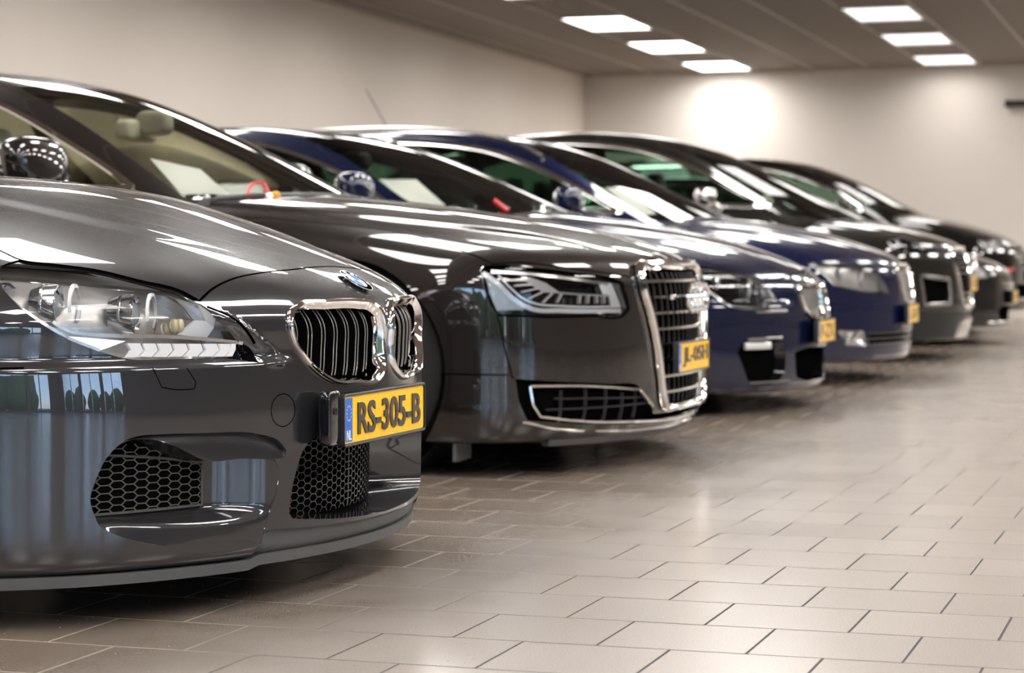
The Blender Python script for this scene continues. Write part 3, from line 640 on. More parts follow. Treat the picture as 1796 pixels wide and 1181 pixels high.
def build_m6():
    c = Car('coupe', 'graphite grey coupe with twin kidney grilles, nearest car in the row', 'car', (-1.735, 4.48), m6_f, m6_g, 4.9, h=.022, hf=.0105)
    root = c.root; P_ = M['grey']
    hg, hc_ = D['m6_hoodgap'], D['m6_hoodcut'][:-1]
    hcut = [(-.150, 0, .6995)]+[tuple(p) for p in hc_[::-1]]
    back = c.TP([(-.75, .775), (-1.1, .80), (-1.45, .80), (-1.75, .78), (-1.62, .55), (-1.52, .3), (-1.48, 0)])
    hood = hcut[:-1]+[tuple(p) for p in hg[::-1]]+[tuple(p) for p in back]
    c.gap('hood', hcut+[tuple(p) for p in hg[::-1]][1:]+[tuple(p) for p in back[:4]], .0055)
    c.reg('hood', hood)
    hl = D['m6_hl']
    sur = [tuple(p) for p in hg[1:]]+[tuple(p) for p in hl[:7][::-1]]
    c.reg('lamp', hl); c.reg('surround', sur, step=.012, corner=60)
    c.reg('recess', D['m6_recess'], corner=60); c.gap('lampedge', [tuple(np.array(hl[6])*.6+np.array(D['m6_blade_in'][1])*.4)]+D['m6_blade_in'][1:4], .006)
    # kidneys
    KO = [(.373,.606),(.339,.622),(.241,.627),(.115,.626),(.048,.619),(.022,.601),(.015,.574),(.016,.529),(.024,.475),(.062,.450),(.173,.447),(.263,.455),(.305,.475),(.350,.516),(.376,.552),(.382,.580)]
    KI = [(.359,.597),(.335,.608),(.240,.613),(.115,.611),(.062,.604),(.044,.590),(.038,.570),(.037,.529),(.044,.482),(.070,.466),(.173,.462),(.262,.470),(.298,.487),(.338,.524),(.360,.556),(.366,.578)]
    c.reg('kid', c.FP(KO), corner=80)
    # side intake, blade and channel
    SO = [(.769,.214),(.777,.253),(.770,.289),(.752,.338),(.733,.360),(.700,.366),(.655,.352),(.58,.314),(.515,.314),(.43,.306),(.415,.285),(.425,.24),(.442,.195),(.452,.168),(.456,.136),(.515,.127),(.577,.127),(.671,.155),(.747,.186),(.766,.203)]
    BL = [(.733,.3635),(.708,.372),(.672,.373),(.599,.371),(.477,.362),(.418,.342),(.399,.322),(.402,.308),(.430,.307),(.515,.315),(.58,.315),(.655,.353),(.700,.3665)]
    c.reg('side', c.FP(SO)); c.reg('bladereg', c.FP(BL))
    mt = c.FP([(.53,.311),(.53,.218),(.60,.216),(.775,.212)]); c.regs['fr'].insert(0, ('none_', dens(c.par['fr'].to2(mt), False, .012), False, lambda u, P: np.zeros(len(u), bool)))
    CO = [(0,.345),(.14,.345),(.283,.345),(.315,.342),(.343,.328),(.371,.276),(.385,.225),(.389,.192),(.379,.180),(.330,.174),(.256,.167),(.133,.160),(0,.157)]
    c.reg('cent', c.FP(CO))
    SP_ = [(0,.1515),(.164,.1525),(.331,.158),(.448,.163),(.462,.140),(.466,.122),(.470,.085),(.3,.085),(0,.085)]
    spl = c.FP(SP_[:6]); u = c.par['fr'].to2(spl); low = np.array([[u[-1,0]*1.02, -1.5], [0, -1.5]]); A = np.concatenate([dens(u, False, .012), low])
    c.loop2['valance'] = dens(u, False, .012); c.where['valance'] = 'fr'; c.regs['fr'].append(('valance', A, True, lambda uu, P, A=A: inpoly(uu, A)))
    c.gap('tow', c.FP([(.409+.0325*math.cos(t), .406+.0335*math.sin(t)) for t in np.linspace(0, 2*math.pi, 28, endpoint=False)]), .0022, closed=True, depth=.006, step=.006)
    w = D['m6_wash']; c.gap('wash', [w[0], w[1], (-.200,.645,.459), w[2], w[3], w[4]], .0022, depth=.006, step=.008)
    c.gap('bumper', c.FP([(.855,.505),(.868,.50)]) if False else c.SP([(-.42,.508),(-.50,.507),(-.535,.506)]), .004)
    arch(c, -.93, 'fr', .37, .34, .105); arch(c, -3.78, 'rr', .37, .34, .105)
    cabin(c, xr=-3.9)
    c.shell(fine=1.70)
    a = c.put(Acc(), 'body', P_); c.put(a, 'roof', P_); c.add_gaps(a); c.put(a, 'none_', P_)
    # blade (leaning fin) and sunk channel belong to the painted bumper skin
    zt = lambda s: np.interp(s, [.40,.418,.477,.599,.672,.733], [.322,.342,.362,.371,.373,.3635]); zbm = lambda s: np.interp(s, [.40,.43,.58,.655,.733], [.307,.307,.315,.353,.362])
    c.pocket(a, 'bladereg', lambda P: .016*np.clip((P[:, 2]-zbm(P[:, 1]))/(zt(P[:, 1])-zbm(P[:, 1])+.004), 0, 1)**1.6, P_, P_)
    zl = Spl([(.42,.14),(.456,.133),(.515,.127),(.577,.127),(.671,.155),(.747,.186),(.777,.209)])
    def dep(P):
        s, z = P[:, 1], P[:, 2]; r = sstep(.405, .545, s)*.07; q = np.clip((z-zl(s))/(.217-zl(s)+1e-6), 0, 1); k = 1.0; return r*(q*(1-k)+k*(.22*q+.78*sstep(.62, 1.0, q)))
    c.pocket(a, 'side', dep, P_, P_, ftest=lambda C: (C[:, 1] > .53) & (C[:, 2] > .216), floor_mat2=M['void'])
    c.pocket(a, 'cent', .10, P_, M['void'], dirv=lambda P: np.c_[-np.ones(len(P)), -P[:, 1]*2.6, 0*P[:, 0]])
    c.put(a, 'kid', M['void'], off=-.07); c.pocket(a, 'recess', .03, M['gloss'], M['gloss']); c.put(a, 'surround', M['gloss'], off=-.003)
    a.build('body', root)
    c.put(Acc(), 'hood', P_).build('hood', root)
    # lower edge of the bumper: bare grey valance and lip
    a = Acc(); c.pocket(a, 'valance', lambda P: .012+.0*P[:, 0], M['grey_plastic'], M['grey_plastic'])
    s = np.r_[np.linspace(0, .80, 30), np.linspace(.82, .90, 8)]; q = c.FP([(x, .13) for x in s]); q[:, 2] = np.where(s < .45, .108, .100); q[:, 0] -= .022
    sec = [(-.012,.004),(.010,.004),(.006,-.018),(-.004,-.020)]
    a.add(*sweep(q, sec, np.tile([0, 0, 1.], (len(q), 1))), M['grey_plastic']); a.build('front_splitter', root)
    # little black brackets under the lip
    # intake honeycombs
    fx = lambda d: (lambda s, z: c.FP(np.c_[s, z].tolist())[:, 0]-d)
    def xgrid(d, s0, s1, z0, z1):
        ss = np.linspace(s0, s1, 30); zz = np.linspace(z0, z1, 6); G = np.stack(np.meshgrid(ss, zz), -1).reshape(-1, 2); X = c.FP([tuple(g) for g in G])[:, 0].reshape(6, 30)
        def f(s, z):
            j = np.clip((z-z0)/(z1-z0)*5, 0, 4.999).astype(int); t = (z-z0)/(z1-z0)*5-j
            return np.array([np.interp(a_, ss, X[jj])*(1-tt)+np.interp(a_, ss, X[min(jj+1, 5)])*tt for a_, jj, tt in zip(s, j, t)])-d
        return f
    SOp = np.array(dens(SO, True, .01)); tst = lambda p: inpoly(p, SOp) & (p[:, 0] > .532) & (p[:, 1] > .219) & (p[:, 1] < .35)
    V, F, F2 = hexnet(xgrid(.064, .50, .80, .19, .38), .53, .79, .21, .37, tst, .0205, .0158)
    for sd in ('R', 'L'):
        b = Acc().add(V, F, M['void'], side=sd).add(V, F2, M['hexm'], side=sd); 
        fr = c.FP([(s_, z_) for s_, z_ in dens([(.535,.306),(.535,.221),(.76,.216),(.762,.25),(.75,.30),(.73,.335),(.60,.318)], True, .02)]); fr[:, 0] -= .064
        b.add(*sweep(fr, circ(.003, 6), np.tile([1., 0, 0], (len(fr), 1)), True), M['hexm'], side=sd); b.build('intake_grille', root)
    COp = np.array(dens([p for p in CO if p[0] > 0]+[(0,.157),(0,.345)], True, .01, 20)); xg = xgrid(.095, 0, .42, .14, .36); V, F, F2 = hexnet(lambda s, z: xg(s/.74, z), -.01, .30, .165, .36, lambda p: (inpoly(p/np.array([.74, 1]), COp) | ((p[:, 0] < .004) & (p[:, 0] > -.001))) & (p[:, 1] > .168), .0205, .0165)
    Acc().add(V, F, M['void']).add(V, F2, M['hexm']).build('intake_grille', root)
    # kidney frames and slats
    for sd in ('R', 'L'):
        a = Acc(); O, I = frame_ring(c, a, KO, KI, [(-.05, -.004), (0, .004), (.12, .009), (.35, .0125), (.6, .011), (.82, .004), (1, -.006)], M['chrome'], .034, 150, sd)
        o = a.build('kidney_grille', root); o['label'] = 'chrome kidney frame'
        b = Acc(); Ip = np.array(I)
        for k in range(7):
            s0 = .068+k*.0455
            for ds in (-.006, .006):
                s = s0+ds; zz = [Ip[i, 1]+(s-Ip[i, 0])/(Ip[(i+1) % len(Ip), 0]-Ip[i, 0]+1e-9)*(Ip[(i+1) % len(Ip), 1]-Ip[i, 1]) for i in range(len(Ip)) if (Ip[i, 0]-s)*(Ip[(i+1) % len(Ip), 0]-s) < 0]
                if len(zz) < 2: continue
                z = np.linspace(min(zz)+.005, max(zz)-.005, 14); q = c.FP([(s, v) for v in z]); q[:, 0] -= .016+.016*((z-.535)/.08)**2
                b.add(*sweep(q, [(-.0013, -.024), (.0013, -.024), (.0013, -.001), (-.0013, -.001)], np.tile([1., 0, 0], (14, 1))), M['void'], side=sd); b.add(*sweep(q, [(-.0011, -.0012), (.0011, -.0012), (.0009, .0004), (-.0009, .0004)], np.tile([1., 0, 0], (14, 1))), M['slat'], side=sd)
                if ds > 0: q2 = q.copy(); q2[:, 1] -= ds; q2[:, 0] -= .006; b.add(*sweep(q2, [(-.0064, -.02), (.0064, -.02), (.0064, 0), (-.0064, 0)], np.tile([1., 0, 0], (14, 1))), M['void'], side=sd)
        b.build('slats', o)
    # roundel
    ctr = c.TP([(-.083, 0)])[0]; n = grad(c.f, ctr[None])[0]; ctr = ctr+n*.0015; ty = np.array([0, 1., 0]); tu = np.cross(n, ty); tu /= np.linalg.norm(tu); ty = np.cross(tu, n)
    def disc(r0, r1, t0, t1, h, m, a, k=24):
        t = np.linspace(t0, t1, k); V = [ctr+n*h+(ty*math.cos(x)+tu*math.sin(x))*r for r in (r0, r1) for x in t]; a.add(V, [(i, i+1, k+i+1, k+i) for i in range(k-1)], m, side='C', flip=True)
    a = Acc(); t = np.linspace(0, 2*math.pi, 48, endpoint=False)
    for r, m in ((.041, 'chrome'), (.0265, 'chrome')): P = np.array([ctr+n*.004+(ty*math.cos(x)+tu*math.sin(x))*r for x in t]); a.add(*sweep(P, circ(.0009, 6), np.tile(n, (48, 1)), True), M['satin'], side='C')
    disc(.0265, .041, 0, 2*math.pi, .0035, M['void'], a, 48)
    for q in range(4): disc(0.0001, .0265, q*math.pi/2, (q+1)*math.pi/2, .0045, M['badge_blue' if q % 2 == 0 else 'badge_white'], a, 10)
    disc(.0405, .0418, 0, 2*math.pi, .0020, M['satin'], a, 48)
    for ch, ang in (('B', 2.35), ('M', math.pi/2), ('W', .79)):
        V, F = text_geo(ch, .0085, .0085, .0006, .0); cc = math.cos(ang-math.pi/2); ss = math.sin(ang-math.pi/2)
        W = [ctr+n*(.0040+v[2])+ty*(math.cos(ang)*.034+v[0]*cc-v[1]*ss)*1+tu*(math.sin(ang)*.034+v[0]*ss+v[1]*cc) for v in V]; a.add(W, F, M['chrome'], side='C')
    o = a.build('badge', root); o['label'] = 'round badge with blue and white quarters'
    license_plate(c, 'RS-305-B', (.004, -.045, .377))
    a = Acc(); a.add(*sell((-.012, -.318, .385), (.03, .06, .115), .3, .3), M['gloss'], side='C'); a.add(*lathe([(.0, .008), (.0035, .008), (.0035, .006), (.001, .0055), (.001, 0)], (.002, -.325, .40), 'x', 20), M['plastic'], side='C'); a.build('parking_sensor', root)
    # headlights
    for sd in ('R', 'L'):
        o = c.put(Acc(), 'lamp', M['lens'], sd).build('headlight', root)
        h = Acc(); c.pocket(h, 'lamp', .085, M['refl'], M['house'], sd); h.build('housing', o)
        lp = D['m6_lampc']
        for k, (x, s_, z) in enumerate(lp):
            a = Acc(); r = .040
            a.add(*lathe([(-.05, r*.8), (-.02, r), (0, r*1.02), (.002, r*.98), (.002, r*.90), (-.006, r*.86)], (x, s_, z), 'x', 40), M['refl'], side=sd)
            a.add(*lathe([(-.006, r*.86), (-.02, r*.7)], (x, s_, z), 'x', 40), M['gloss'], side=sd)
            a.add(*lathe([(-.02, r*.7), (-.006, r*.66), (.004, r*.45), (.008, r*.2), (.009, 0)], (x, s_, z), 'x', 40), M['bulb'], side=sd)
            t = np.linspace(-2.2, 2.2, 30); P = np.c_[np.full(30, x+.032), s_+r*.95*np.cos(t+math.pi/2+.3), z+r*.95*np.sin(t+math.pi/2+.3)]
            a.add(*sweep(P, [(-.0035, -.003), (.0035, -.003), (.0035, .003), (-.0035, .003)], np.tile([1., 0, 0], (30, 1))), M['whitebar'], side=sd)
            P2 = P.copy(); P2[:, 0] -= .058; a.add(*sweep(P2, [(-.003, -.002), (.003, -.002), (.003, .002), (-.003, .002)], np.tile([1., 0, 0], (30, 1))), M['refl'], side=sd)
            a.v = [turn(v, (x, s_ if q_ == 1 else -s_, z), -.26*q_) for v, q_ in zip(a.v, [1 if sd == 'L' else -1]*len(a.v))]; a.build('projector', o)
        if len(lp) == 2:
            x, s_, z = D['m6_lampc'][0]; a = Acc(); x -= .09; s_ += .035; z += .012
            a.add(*lathe([(-.03, .03), (0, .033), (.004, .030)], (x, s_, z), 'x', 30), M['refl'], side=sd).add(*lathe([(0, .026), (-.02, .012), (-.02, 0)], (x, s_, z), 'x', 24), M['bulb'], side=sd); a.build('side_reflector', o)
        a = Acc()
        for nm, m, th in (('up', 'satin', .004), ('blk', 'whitebar', .006), ('box', 'refl', .003), ('tri', 'refl', .003)): a.add(*plate_of(np.array(D['m6_'+nm])-[.004, 0, 0], th), M[m], side=sd)
        a.build('reflector', o)
        bx = np.array(D['m6_box']).mean(0)
        Acc().add(*sell((bx[0]+.012, bx[1]+.012, bx[2]+.003), (.018, .016, .028), .9, .9), M['amber'], side=sd).add(*sell((bx[0]+.012, bx[1]-.012, bx[2]+.003), (.018, .016, .028), .9, .9), M['amber'], side=sd).build('indicator_bulb', o)
        a = Acc()
        for nm, w_, m in (('rimlo', .007, 'satin'), ('rimup', .010, 'satin'), ('edge', .006, 'satin')):
            P = dens(D['m6_'+nm], False, .012); nn = grad(c.f, P); off = .006 if nm == 'edge' else 0; a.add(*sweep(P-nn*off, [(-w_/2, 0), (w_/2, 0), (w_/2, .003), (-w_/2, .003)], nn), M[m], side=sd)
        a.build('bezel', o)
        a = Acc(); T_, B_ = np.array(D['m6_drlt']), np.array(D['m6_drlb']); B0 = np.vstack([[np.array(D['m6_drl'][4])], B_])
        for i in range(8):
            t0, b0 = T_[i], B0[i]; t1 = T_[min(i+1, 7)] if i < 7 else T_[7]; b1 = B0[i+1]
            t0, t1 = t0+(t1-t0)*.0, t0+(t1-t0)*.82 if i < 7 else t0+(b1-b0)*.5
            b1 = b0+(b1-b0)*.82
            m_ = (t0+b0)/2+(t1-t0)*.35; n_ = (t1+b1)/2+(t1-t0)*.35
            a.add(*plate_of([t0, m_, b0, b1, n_, t1], .006, (1, 0, 0)), M['whitebar'], side=sd)
            e0 = (t1+(0, 0, 0)); a.add(*plate_of([t1, n_, b1, b1+(b1-b0)*.2, n_+(b1-b0)*.2, t1+(t1-t0)*.2], .002, (1, 0, 0)), M['refl'], side=sd)
        a.build('daytime_light', o)
    cabin_parts(c, trim='gloss', mirror=(-1.95, 1.0, .98), mcol=P_, seat='leather')
    wheels(c, -.93, -3.78, .345)
    return c
# ================= second car: brown grey saloon =================
def fill_poly(P): return [tuple(range(len(P)))]
def build_s8():
    f = mk_body(
     [(.05,-.05),(.12,-.03),(.18,-.008),(.28,.0),(.45,.0),(.60,-.01),(.68,-.03),(.73,-.07),(.77,-.14),(.82,-.28)],
     [(0,0),(.15,.006),(.3,.024),(.45,.055),(.6,.108),(.7,.165),(.8,.245),(.88,.345),(.94,.48),(.985,.67)],
     [(0.05,.69),(-.05,.728),(-.12,.755),(-.2,.778),(-.4,.822),(-.7,.872),(-1.0,.912),(-1.4,.95),(-1.8,.975),(-2.2,.98),(-4,.98),(-5,.96)],
     [(0,0),(.2,.004),(.4,.014),(.6,.034),(.75,.058),(.85,.085),(.95,.14)],
     [(.05,.93),(.15,.955),(.3,.97),(.5,.975),(.62,.968),(.72,.95),(.82,.92),(.92,.88)], zb=.112, L=5.15, rec=(.9,1,0),
     dome=([(-1.6,.72),(-.547,.60),(-.271,.49),(-.138,.44),(.2,.40)], .012, .05))
    g = mk_glass([(-1.0,.80),(-1.35,.96),(-1.7,1.13),(-2.0,1.265),(-2.3,1.375),(-2.6,1.435),(-3.0,1.46),(-3.5,1.44),(-4.0,1.35),(-4.5,1.15),(-4.9,.95)], .83, .48, .95)
    c = Car('sedan', 'brownish grey saloon with a tall chrome single-frame grille, second in the row', 'car', (-1.80, 7.60), f, g, 5.15, h=.024, hf=.016)
    root = c.root; P_ = M['brown']
    hgap = [(-.440,.899,.702),(-.36,.858,.706),(-.22,.737,.688),(-.11,.560,.665),(-.083,.475,.655)]
    top = c.FP([(.44,.690),(.28,.712),(0,.714)]); back = c.TP([(-.8,.83),(-1.2,.84),(-1.6,.84),(-1.8,.80),(-1.62,.5),(-1.55,.25),(-1.5,0)])
    bk = [tuple(p) for p in back]; hg = [tuple(p) for p in c.FP([(p[1], p[2]) if p[1] < .6 else p for p in hgap])]
    tp = [tuple(p) for p in top]
    c.gap('hood', tp[::-1]+hg[::-1]+bk[:4], .006); c.reg('hood', tp[::-1]+hg[::-1]+bk)
    hl = D['s8_hl'][:-1]; c.reg('lamp', hl); c.gap('lampgap', hl, .006, closed=True)
    GO = [(0,.7),(.30,.698),(.42,.686),(.438,.668),(.442,.62),(.406,.52),(.368,.42),(.336,.31),(.306,.222),(.282,.196),(.2,.190),(0,.190)]
    GI = [(0,.676),(.30,.674),(.398,.664),(.411,.652),(.414,.618),(.380,.52),(.344,.42),(.313,.31),(.285,.236),(.268,.217),(.2,.212),(0,.212)]
    c.reg('grille', c.FP(GO))
    FG = [(-.362,.890,.326),(-.255,.809,.316),(-.13,.62,.302),(0,.465,.285),(0,.375,.225),(0,.338,.182),(0,.24,.180),(0,0,.180),(0,0,.146),(0,.24,.146),(0,.36,.150),(-.133,.618,.164),(-.296,.838,.186),(-.330,.863,.190),(-.350,.884,.248)]
    FG = [p if p[1] > .5 else (p[1], p[2]) for p in FG]; c.reg('low', c.FP(FG))
    sm = D['s8_seam2']; c.gap('seam', [sm[0], sm[1], sm[2], (-.362,.890,.328)], .005); c.gap('seam2', c.SP([(-.379,.339),(-.46,.340),(-.55,.341),(-.60,.341)]), .005)
    arch(c, -.955, 'fr', .375, .345, .112); arch(c, -3.95, 'rr', .375, .345, .112)
    cabin(c, xr=-4.3, wsedge=[(-1.60,.765),(-1.857,.693),(-2.10,.621),(-2.408,.53)], wfront=[(-1.79,.962),(-1.859,1.022),(-1.974,1.094),(-2.134,1.191),(-2.277,1.271),(-2.438,1.319)])
    c.shell(fine=1.75)
    a = c.put(Acc(), 'body', P_); c.put(a, 'roof', P_); c.add_gaps(a); c.put(a, 'none_', P_)
    c.put(a, 'grille', M['void'], off=-.05); c.pocket(a, 'low', .030, M['gloss'], M['void'])
    a.build('body', root); c.put(Acc(), 'hood', P_).build('hood', root)
    # grille
    a = Acc(); frame_ring(c, a, GO, GI, [(-.06, .006), (0, .020), (.25, .028), (.6, .028), (.85, .022), (1, .008)], M['chrome'], .03, 160, 'B', True)
    gr = a.build('radiator_grille', root); gr['label'] = 'single frame grille in a chrome surround'
    GIp = np.vstack([dens(GI, False, .01), [(0, .676)]]); b = Acc(); v = Acc()
    def smax_at(z):
        A, B = GIp[:-1], GIp[1:]; ss = [A[i, 0]+(z-A[i, 1])/(B[i, 1]-A[i, 1]+1e-9)*(B[i, 0]-A[i, 0]) for i in range(len(A)) if (A[i, 1]-z)*(B[i, 1]-z) < 0 and A[i, 0] > .05]
        return max(ss) if ss else .3
    for k in range(8):
        z = .640-.0552*k
        for dz, w_ in ((0, .013),):
            sm_ = smax_at(z+dz); s_ = np.linspace(0, sm_, 14); q = c.FP([(x, z+dz) for x in s_]); q[:, 0] += .006
            b.add(*sweep(q, [(-w_/2, -.02), (w_/2, -.02), (w_/2, -.002), (w_*.3, .004), (-w_*.3, .004), (-w_/2, -.002)], np.tile([1., 0, 0], (14, 1))), M['chrome'])
    for k in range(7):
        s0 = .03+k*.056
        zz = [z for z in np.linspace(.212, .672, 60) if smax_at(z) > s0]
        if len(zz) > 4:
            q = c.FP([(s0, z) for z in np.linspace(zz[0], zz[-1], 20)]); q[:, 0] -= .006
            v.add(*sweep(q, [(-.0025, -.004), (.0025, -.004), (.0025, 0), (-.0025, 0)], np.tile([1., 0, 0], (20, 1))), M['plastic'])
    b.build('crossbars', gr); v.build('uprights', gr)
    a = Acc(); t = np.linspace(0, 2*math.pi, 44, endpoint=False)
    for k in range(4):
        y0 = (k-1.5)*.0665; P = np.c_[np.full(44, .036), y0+.046*np.cos(t), .578+.046*np.sin(t)]; a.add(*sweep(P, [(-.008, 0), (.008, 0), (.006, .009), (-.006, .009)], np.tile([1., 0, 0], (44, 1)), True), M['chrome'], side='C')
    a.build('badge', root)['label'] = 'four interlocked chrome rings'
    Acc().add(*box((.012, -.285, .585), (.01, .07, .016)), M['chrome'], side='C').build('trim_badge', root)
    license_plate(c, 'JL-05H', (.03, -.03, .372), chars='JL-05H')
    # chrome frames low in the bumper
    for sd in ('R', 'L'):
        P = dens([(-.323,.865,.302),(-.19,.72,.297),(-.059,.465,.273),(-.040,.363,.211)], False, .02, 25); n = grad(c.f, P)
        a = Acc().add(*sweep(P, strip_sec(.012, .010), n), M['chrome'], side=sd)
        P = dens([(-.323,.865,.302),(-.314,.858,.240),(-.296,.838,.202),(-.20,.72,.182),(-.08,.50,.168),(-.04,.33,.160),(-.02,.15,.156),(0,0,.155)], False, .02, 25); P = c.FP([(p[1], p[2]) if p[1] < .75 else tuple(p) for p in P]); n = grad(c.f, P)
        a.add(*sweep(P, strip_sec(.012, .010), n), M['chrome'], side=sd)
        o = a.build('fog_surround', root); b = Acc()
        for z0, z1 in ((.258, .243),):
            q = c.FP([(s, z0+(z1-z0)*(s-.8)/-.4) for s in np.linspace(.80, .40, 14)]); q[:, 0] -= .010; b.add(*sweep(q, [(-.003, -.01), (.003, -.01), (.003, 0), (-.003, 0)], np.tile([1., 0, 0], (14, 1))), M['plastic'], side=sd)
        q = c.FP([(s, .222) for s in np.linspace(.82, .38, 14)]); q[:, 0] -= .010; b.add(*sweep(q, [(-.003, -.01), (.003, -.01), (.003, 0), (-.003, 0)], np.tile([1., 0, 0], (14, 1))), M['plastic'], side=sd)
        for s in (.78, .70, .62, .54, .46): q = c.FP([(s, z) for z in np.linspace(.285-.02*(s < .55), .175, 5)]); q[:, 0] -= .010; b.add(*sweep(q, [(-.003, -.01), (.003, -.01), (.003, 0), (-.003, 0)], np.tile([1., 0, 0], (5, 1))), M['plastic'], side=sd)
        b.build('fog_grille', o)
    P = dens([(-.345,.875,.185),(-.259,.793,.160),(-.133,.6,.142)], False, .02); P = np.vstack([P, c.FP([(.50,.137),(.43,.135),(.3,.132),(.2,.130),(.1,.130),(0,.130)])]); n = grad(c.f, P)
    Acc().add(*sweep(P, strip_sec(.010, .007), n), M['chrome']).build('lip_trim', root)
    a = Acc(); q = c.FP([(s, .15) for s in np.linspace(0, .78, 24)]); q[:, 2] = .112; q[:, 0] -= .05; a.add(*sweep(q, [(-.03, .01), (.03, .01), (.02, -.012), (-.02, -.014)], np.tile([0, 0, 1.], (24, 1))), M['grey_plastic'])
    a.add(*box((-.56, .85, .082), (.012, .15, .06)), M['grey_plastic']); a.build('air_deflector', root)
    # headlights
    for sd in ('R', 'L'):
        o = c.put(Acc(), 'lamp', M['lens'], sd).build('headlight', root); h = Acc(); c.pocket(h, 'lamp', .075, M['satin'], M['gloss'], sd); h.build('housing', o)
        a = Acc()
        for nm, w_, m in (('A', .015, 'whitebar'), ('B', .007, 'whitebar'), ('top', .010, 'satin')):
            P = dens(D['s8_'+nm], False, .015, 25); n = grad(c.f, P); a.add(*sweep(P, [(-w_/2, -.004), (w_/2, -.004), (w_/2, .002), (-w_/2, .002)], n), M[m], side=sd)
        a.build('bezel', o)
        a = Acc()
        for nm, m in (('bl', 'slatl'), ('rv', 'whitebar'), ('rb', 'whitebar'), ('tri', 'satin')): a.add(*plate_of(np.array(D['s8_'+nm])-[.003, 0, 0], .004, (.8, .6, 0)), M[m], side=sd)
        a.build('light_bar', o)
        a = Acc()
        for p, q in zip(D['s8_ribi'], D['s8_ribo']):
            P = np.array([p, q]); n = grad(c.f, P); a.add(*sweep(P, [(-.003, -.006), (.003, -.006), (.003, .008), (-.003, .008)], n), M['rib'], side=sd)
        a.build('light_ribs', o)
    cabin_parts(c, trim='chrome', in_col='cream', seat='cream', mirror=(-2.02, 1.07, 1.035), mcol=M['brown'], rvm=(-2.20, 0, 1.215), pillars=(-2.95,), msize=(.16, .31, .195))
    wheels(c, -.955, -3.95, .35)
    return c
# ================= cars further back =================
WS = lambda w: [(.05,w-.045),(.2,w-.015),(.35,w-.003),(.5,w),(.62,w-.006),(.75,w-.03),(.85,w-.06),(.95,w-.1)]
PL = lambda a: [(0,0),(.15,.008*a),(.3,.035*a),(.45,.08*a),(.6,.145*a),(.7,.205*a),(.8,.285*a),(.88,.385*a),(.94,.52*a),(.985,.7*a)]
DR = [(0,0),(.2,.004),(.4,.016),(.6,.04),(.75,.068),(.85,.10),(.95,.16)]
def bars(c, acc, zs, s0, s1, mat, w=.010, dx=.0, side='B', out=.004):
    for z in zs:
        a_, b_ = (s0(z) if callable(s0) else s0), (s1(z) if callable(s1) else s1)
        q = c.FP([(s, z) for s in np.linspace(a_, b_, 10)]); q[:, 0] += dx
        acc.add(*sweep(q, [(-w/2, -.015), (w/2, -.015), (w/2, 0), (w*.25, out), (-w*.25, out), (-w/2, 0)], np.tile([1., 0, 0], (10, 1))), mat, side=side)
def simple_lamp(c, hl, inner=(), bar=True, dz=.06, floor='house'):
    ctr = np.array(hl).mean(0)
    for sd in ('R', 'L'):
        o = c.put(Acc(), 'lamp', M['lens'], sd).build('headlight', c.root); h = Acc(); c.pocket(h, 'lamp', dz, M['refl'], M[floor], sd); h.build('housing', o)
        a = Acc()
        for x, s, z, r in inner:
            a.add(*lathe([(-.04, r*.8), (0, r), (.004, r*.96), (-.004, r*.8)], (x, s, z), 'x', 28), M['refl'], side=sd); a.add(*lathe([(-.004, r*.8), (.008, r*.4), (.010, 0)], (x, s, z), 'x', 24), M['bulb'], side=sd)
        if inner: a.build('projector', o)
        P = dens(np.array(hl)*.94+ctr*.06, True, .02); P = P-grad(c.f, P)*.012
        Acc().add(*sweep(P, [(-.006, 0), (.006, 0), (.006, .003), (-.006, .003)], grad(c.f, P), True), M['satin'], side=sd).build('bezel', o)
def base_car(name, label, pos, f, g, L, paintm, hl, hcut, xw, r, xr, h=.04, hf=.026, hoodback=-1.6, **kw):
    c = Car(name, label, 'car', pos, f, g, L, h=h, hf=hf); 
    back = [tuple(p) for p in c.TP([(-.8,.80),(-1.15,.81),(hoodback+.15,.79),(hoodback+.3,.4),(hoodback+.35,0)])]
    hc = [tuple(p) for p in c.FP(hcut)]; c.gap('hood', hc+back[:3], .007, depth=.02); c.reg('hood', hc+back)
    c.reg('lamp', hl); return c
def close_car(c, paintm, xw, r, xr, extra=None, **kw):
    arch(c, xw[0], 'fr', r+.035, r, c.f.zb if hasattr(c.f, 'zb') else kw.get('zb', .12)); arch(c, xw[1], 'rr', r+.035, r, kw.get('zb', .12))
    cabin(c, xr=xr, ptop=kw.get('ptop', .065), wsedge=kw.get('wsedge'), wfront=kw.get('wfront')); c.shell()
    a = c.put(Acc(), 'body', paintm); c.put(a, 'roof', paintm); c.add_gaps(a); c.put(a, 'none_', paintm)
    for nm, dpt, wall, floor in (extra or []): c.pocket(a, nm, dpt, M[wall], M[floor])
    a.build('body', c.root); c.put(Acc(), 'hood', paintm).build('hood', c.root)
    cabin_parts(c, trim=kw.get('trim', 'chrome'), in_col=kw.get('in_col', 'dark'), mirror=kw.get('mirror'), mcol=kw.get('mcol', paintm), pillars=kw.get('pillars', (-2.9,)))
    wheels(c, xw[0], xw[1], r)
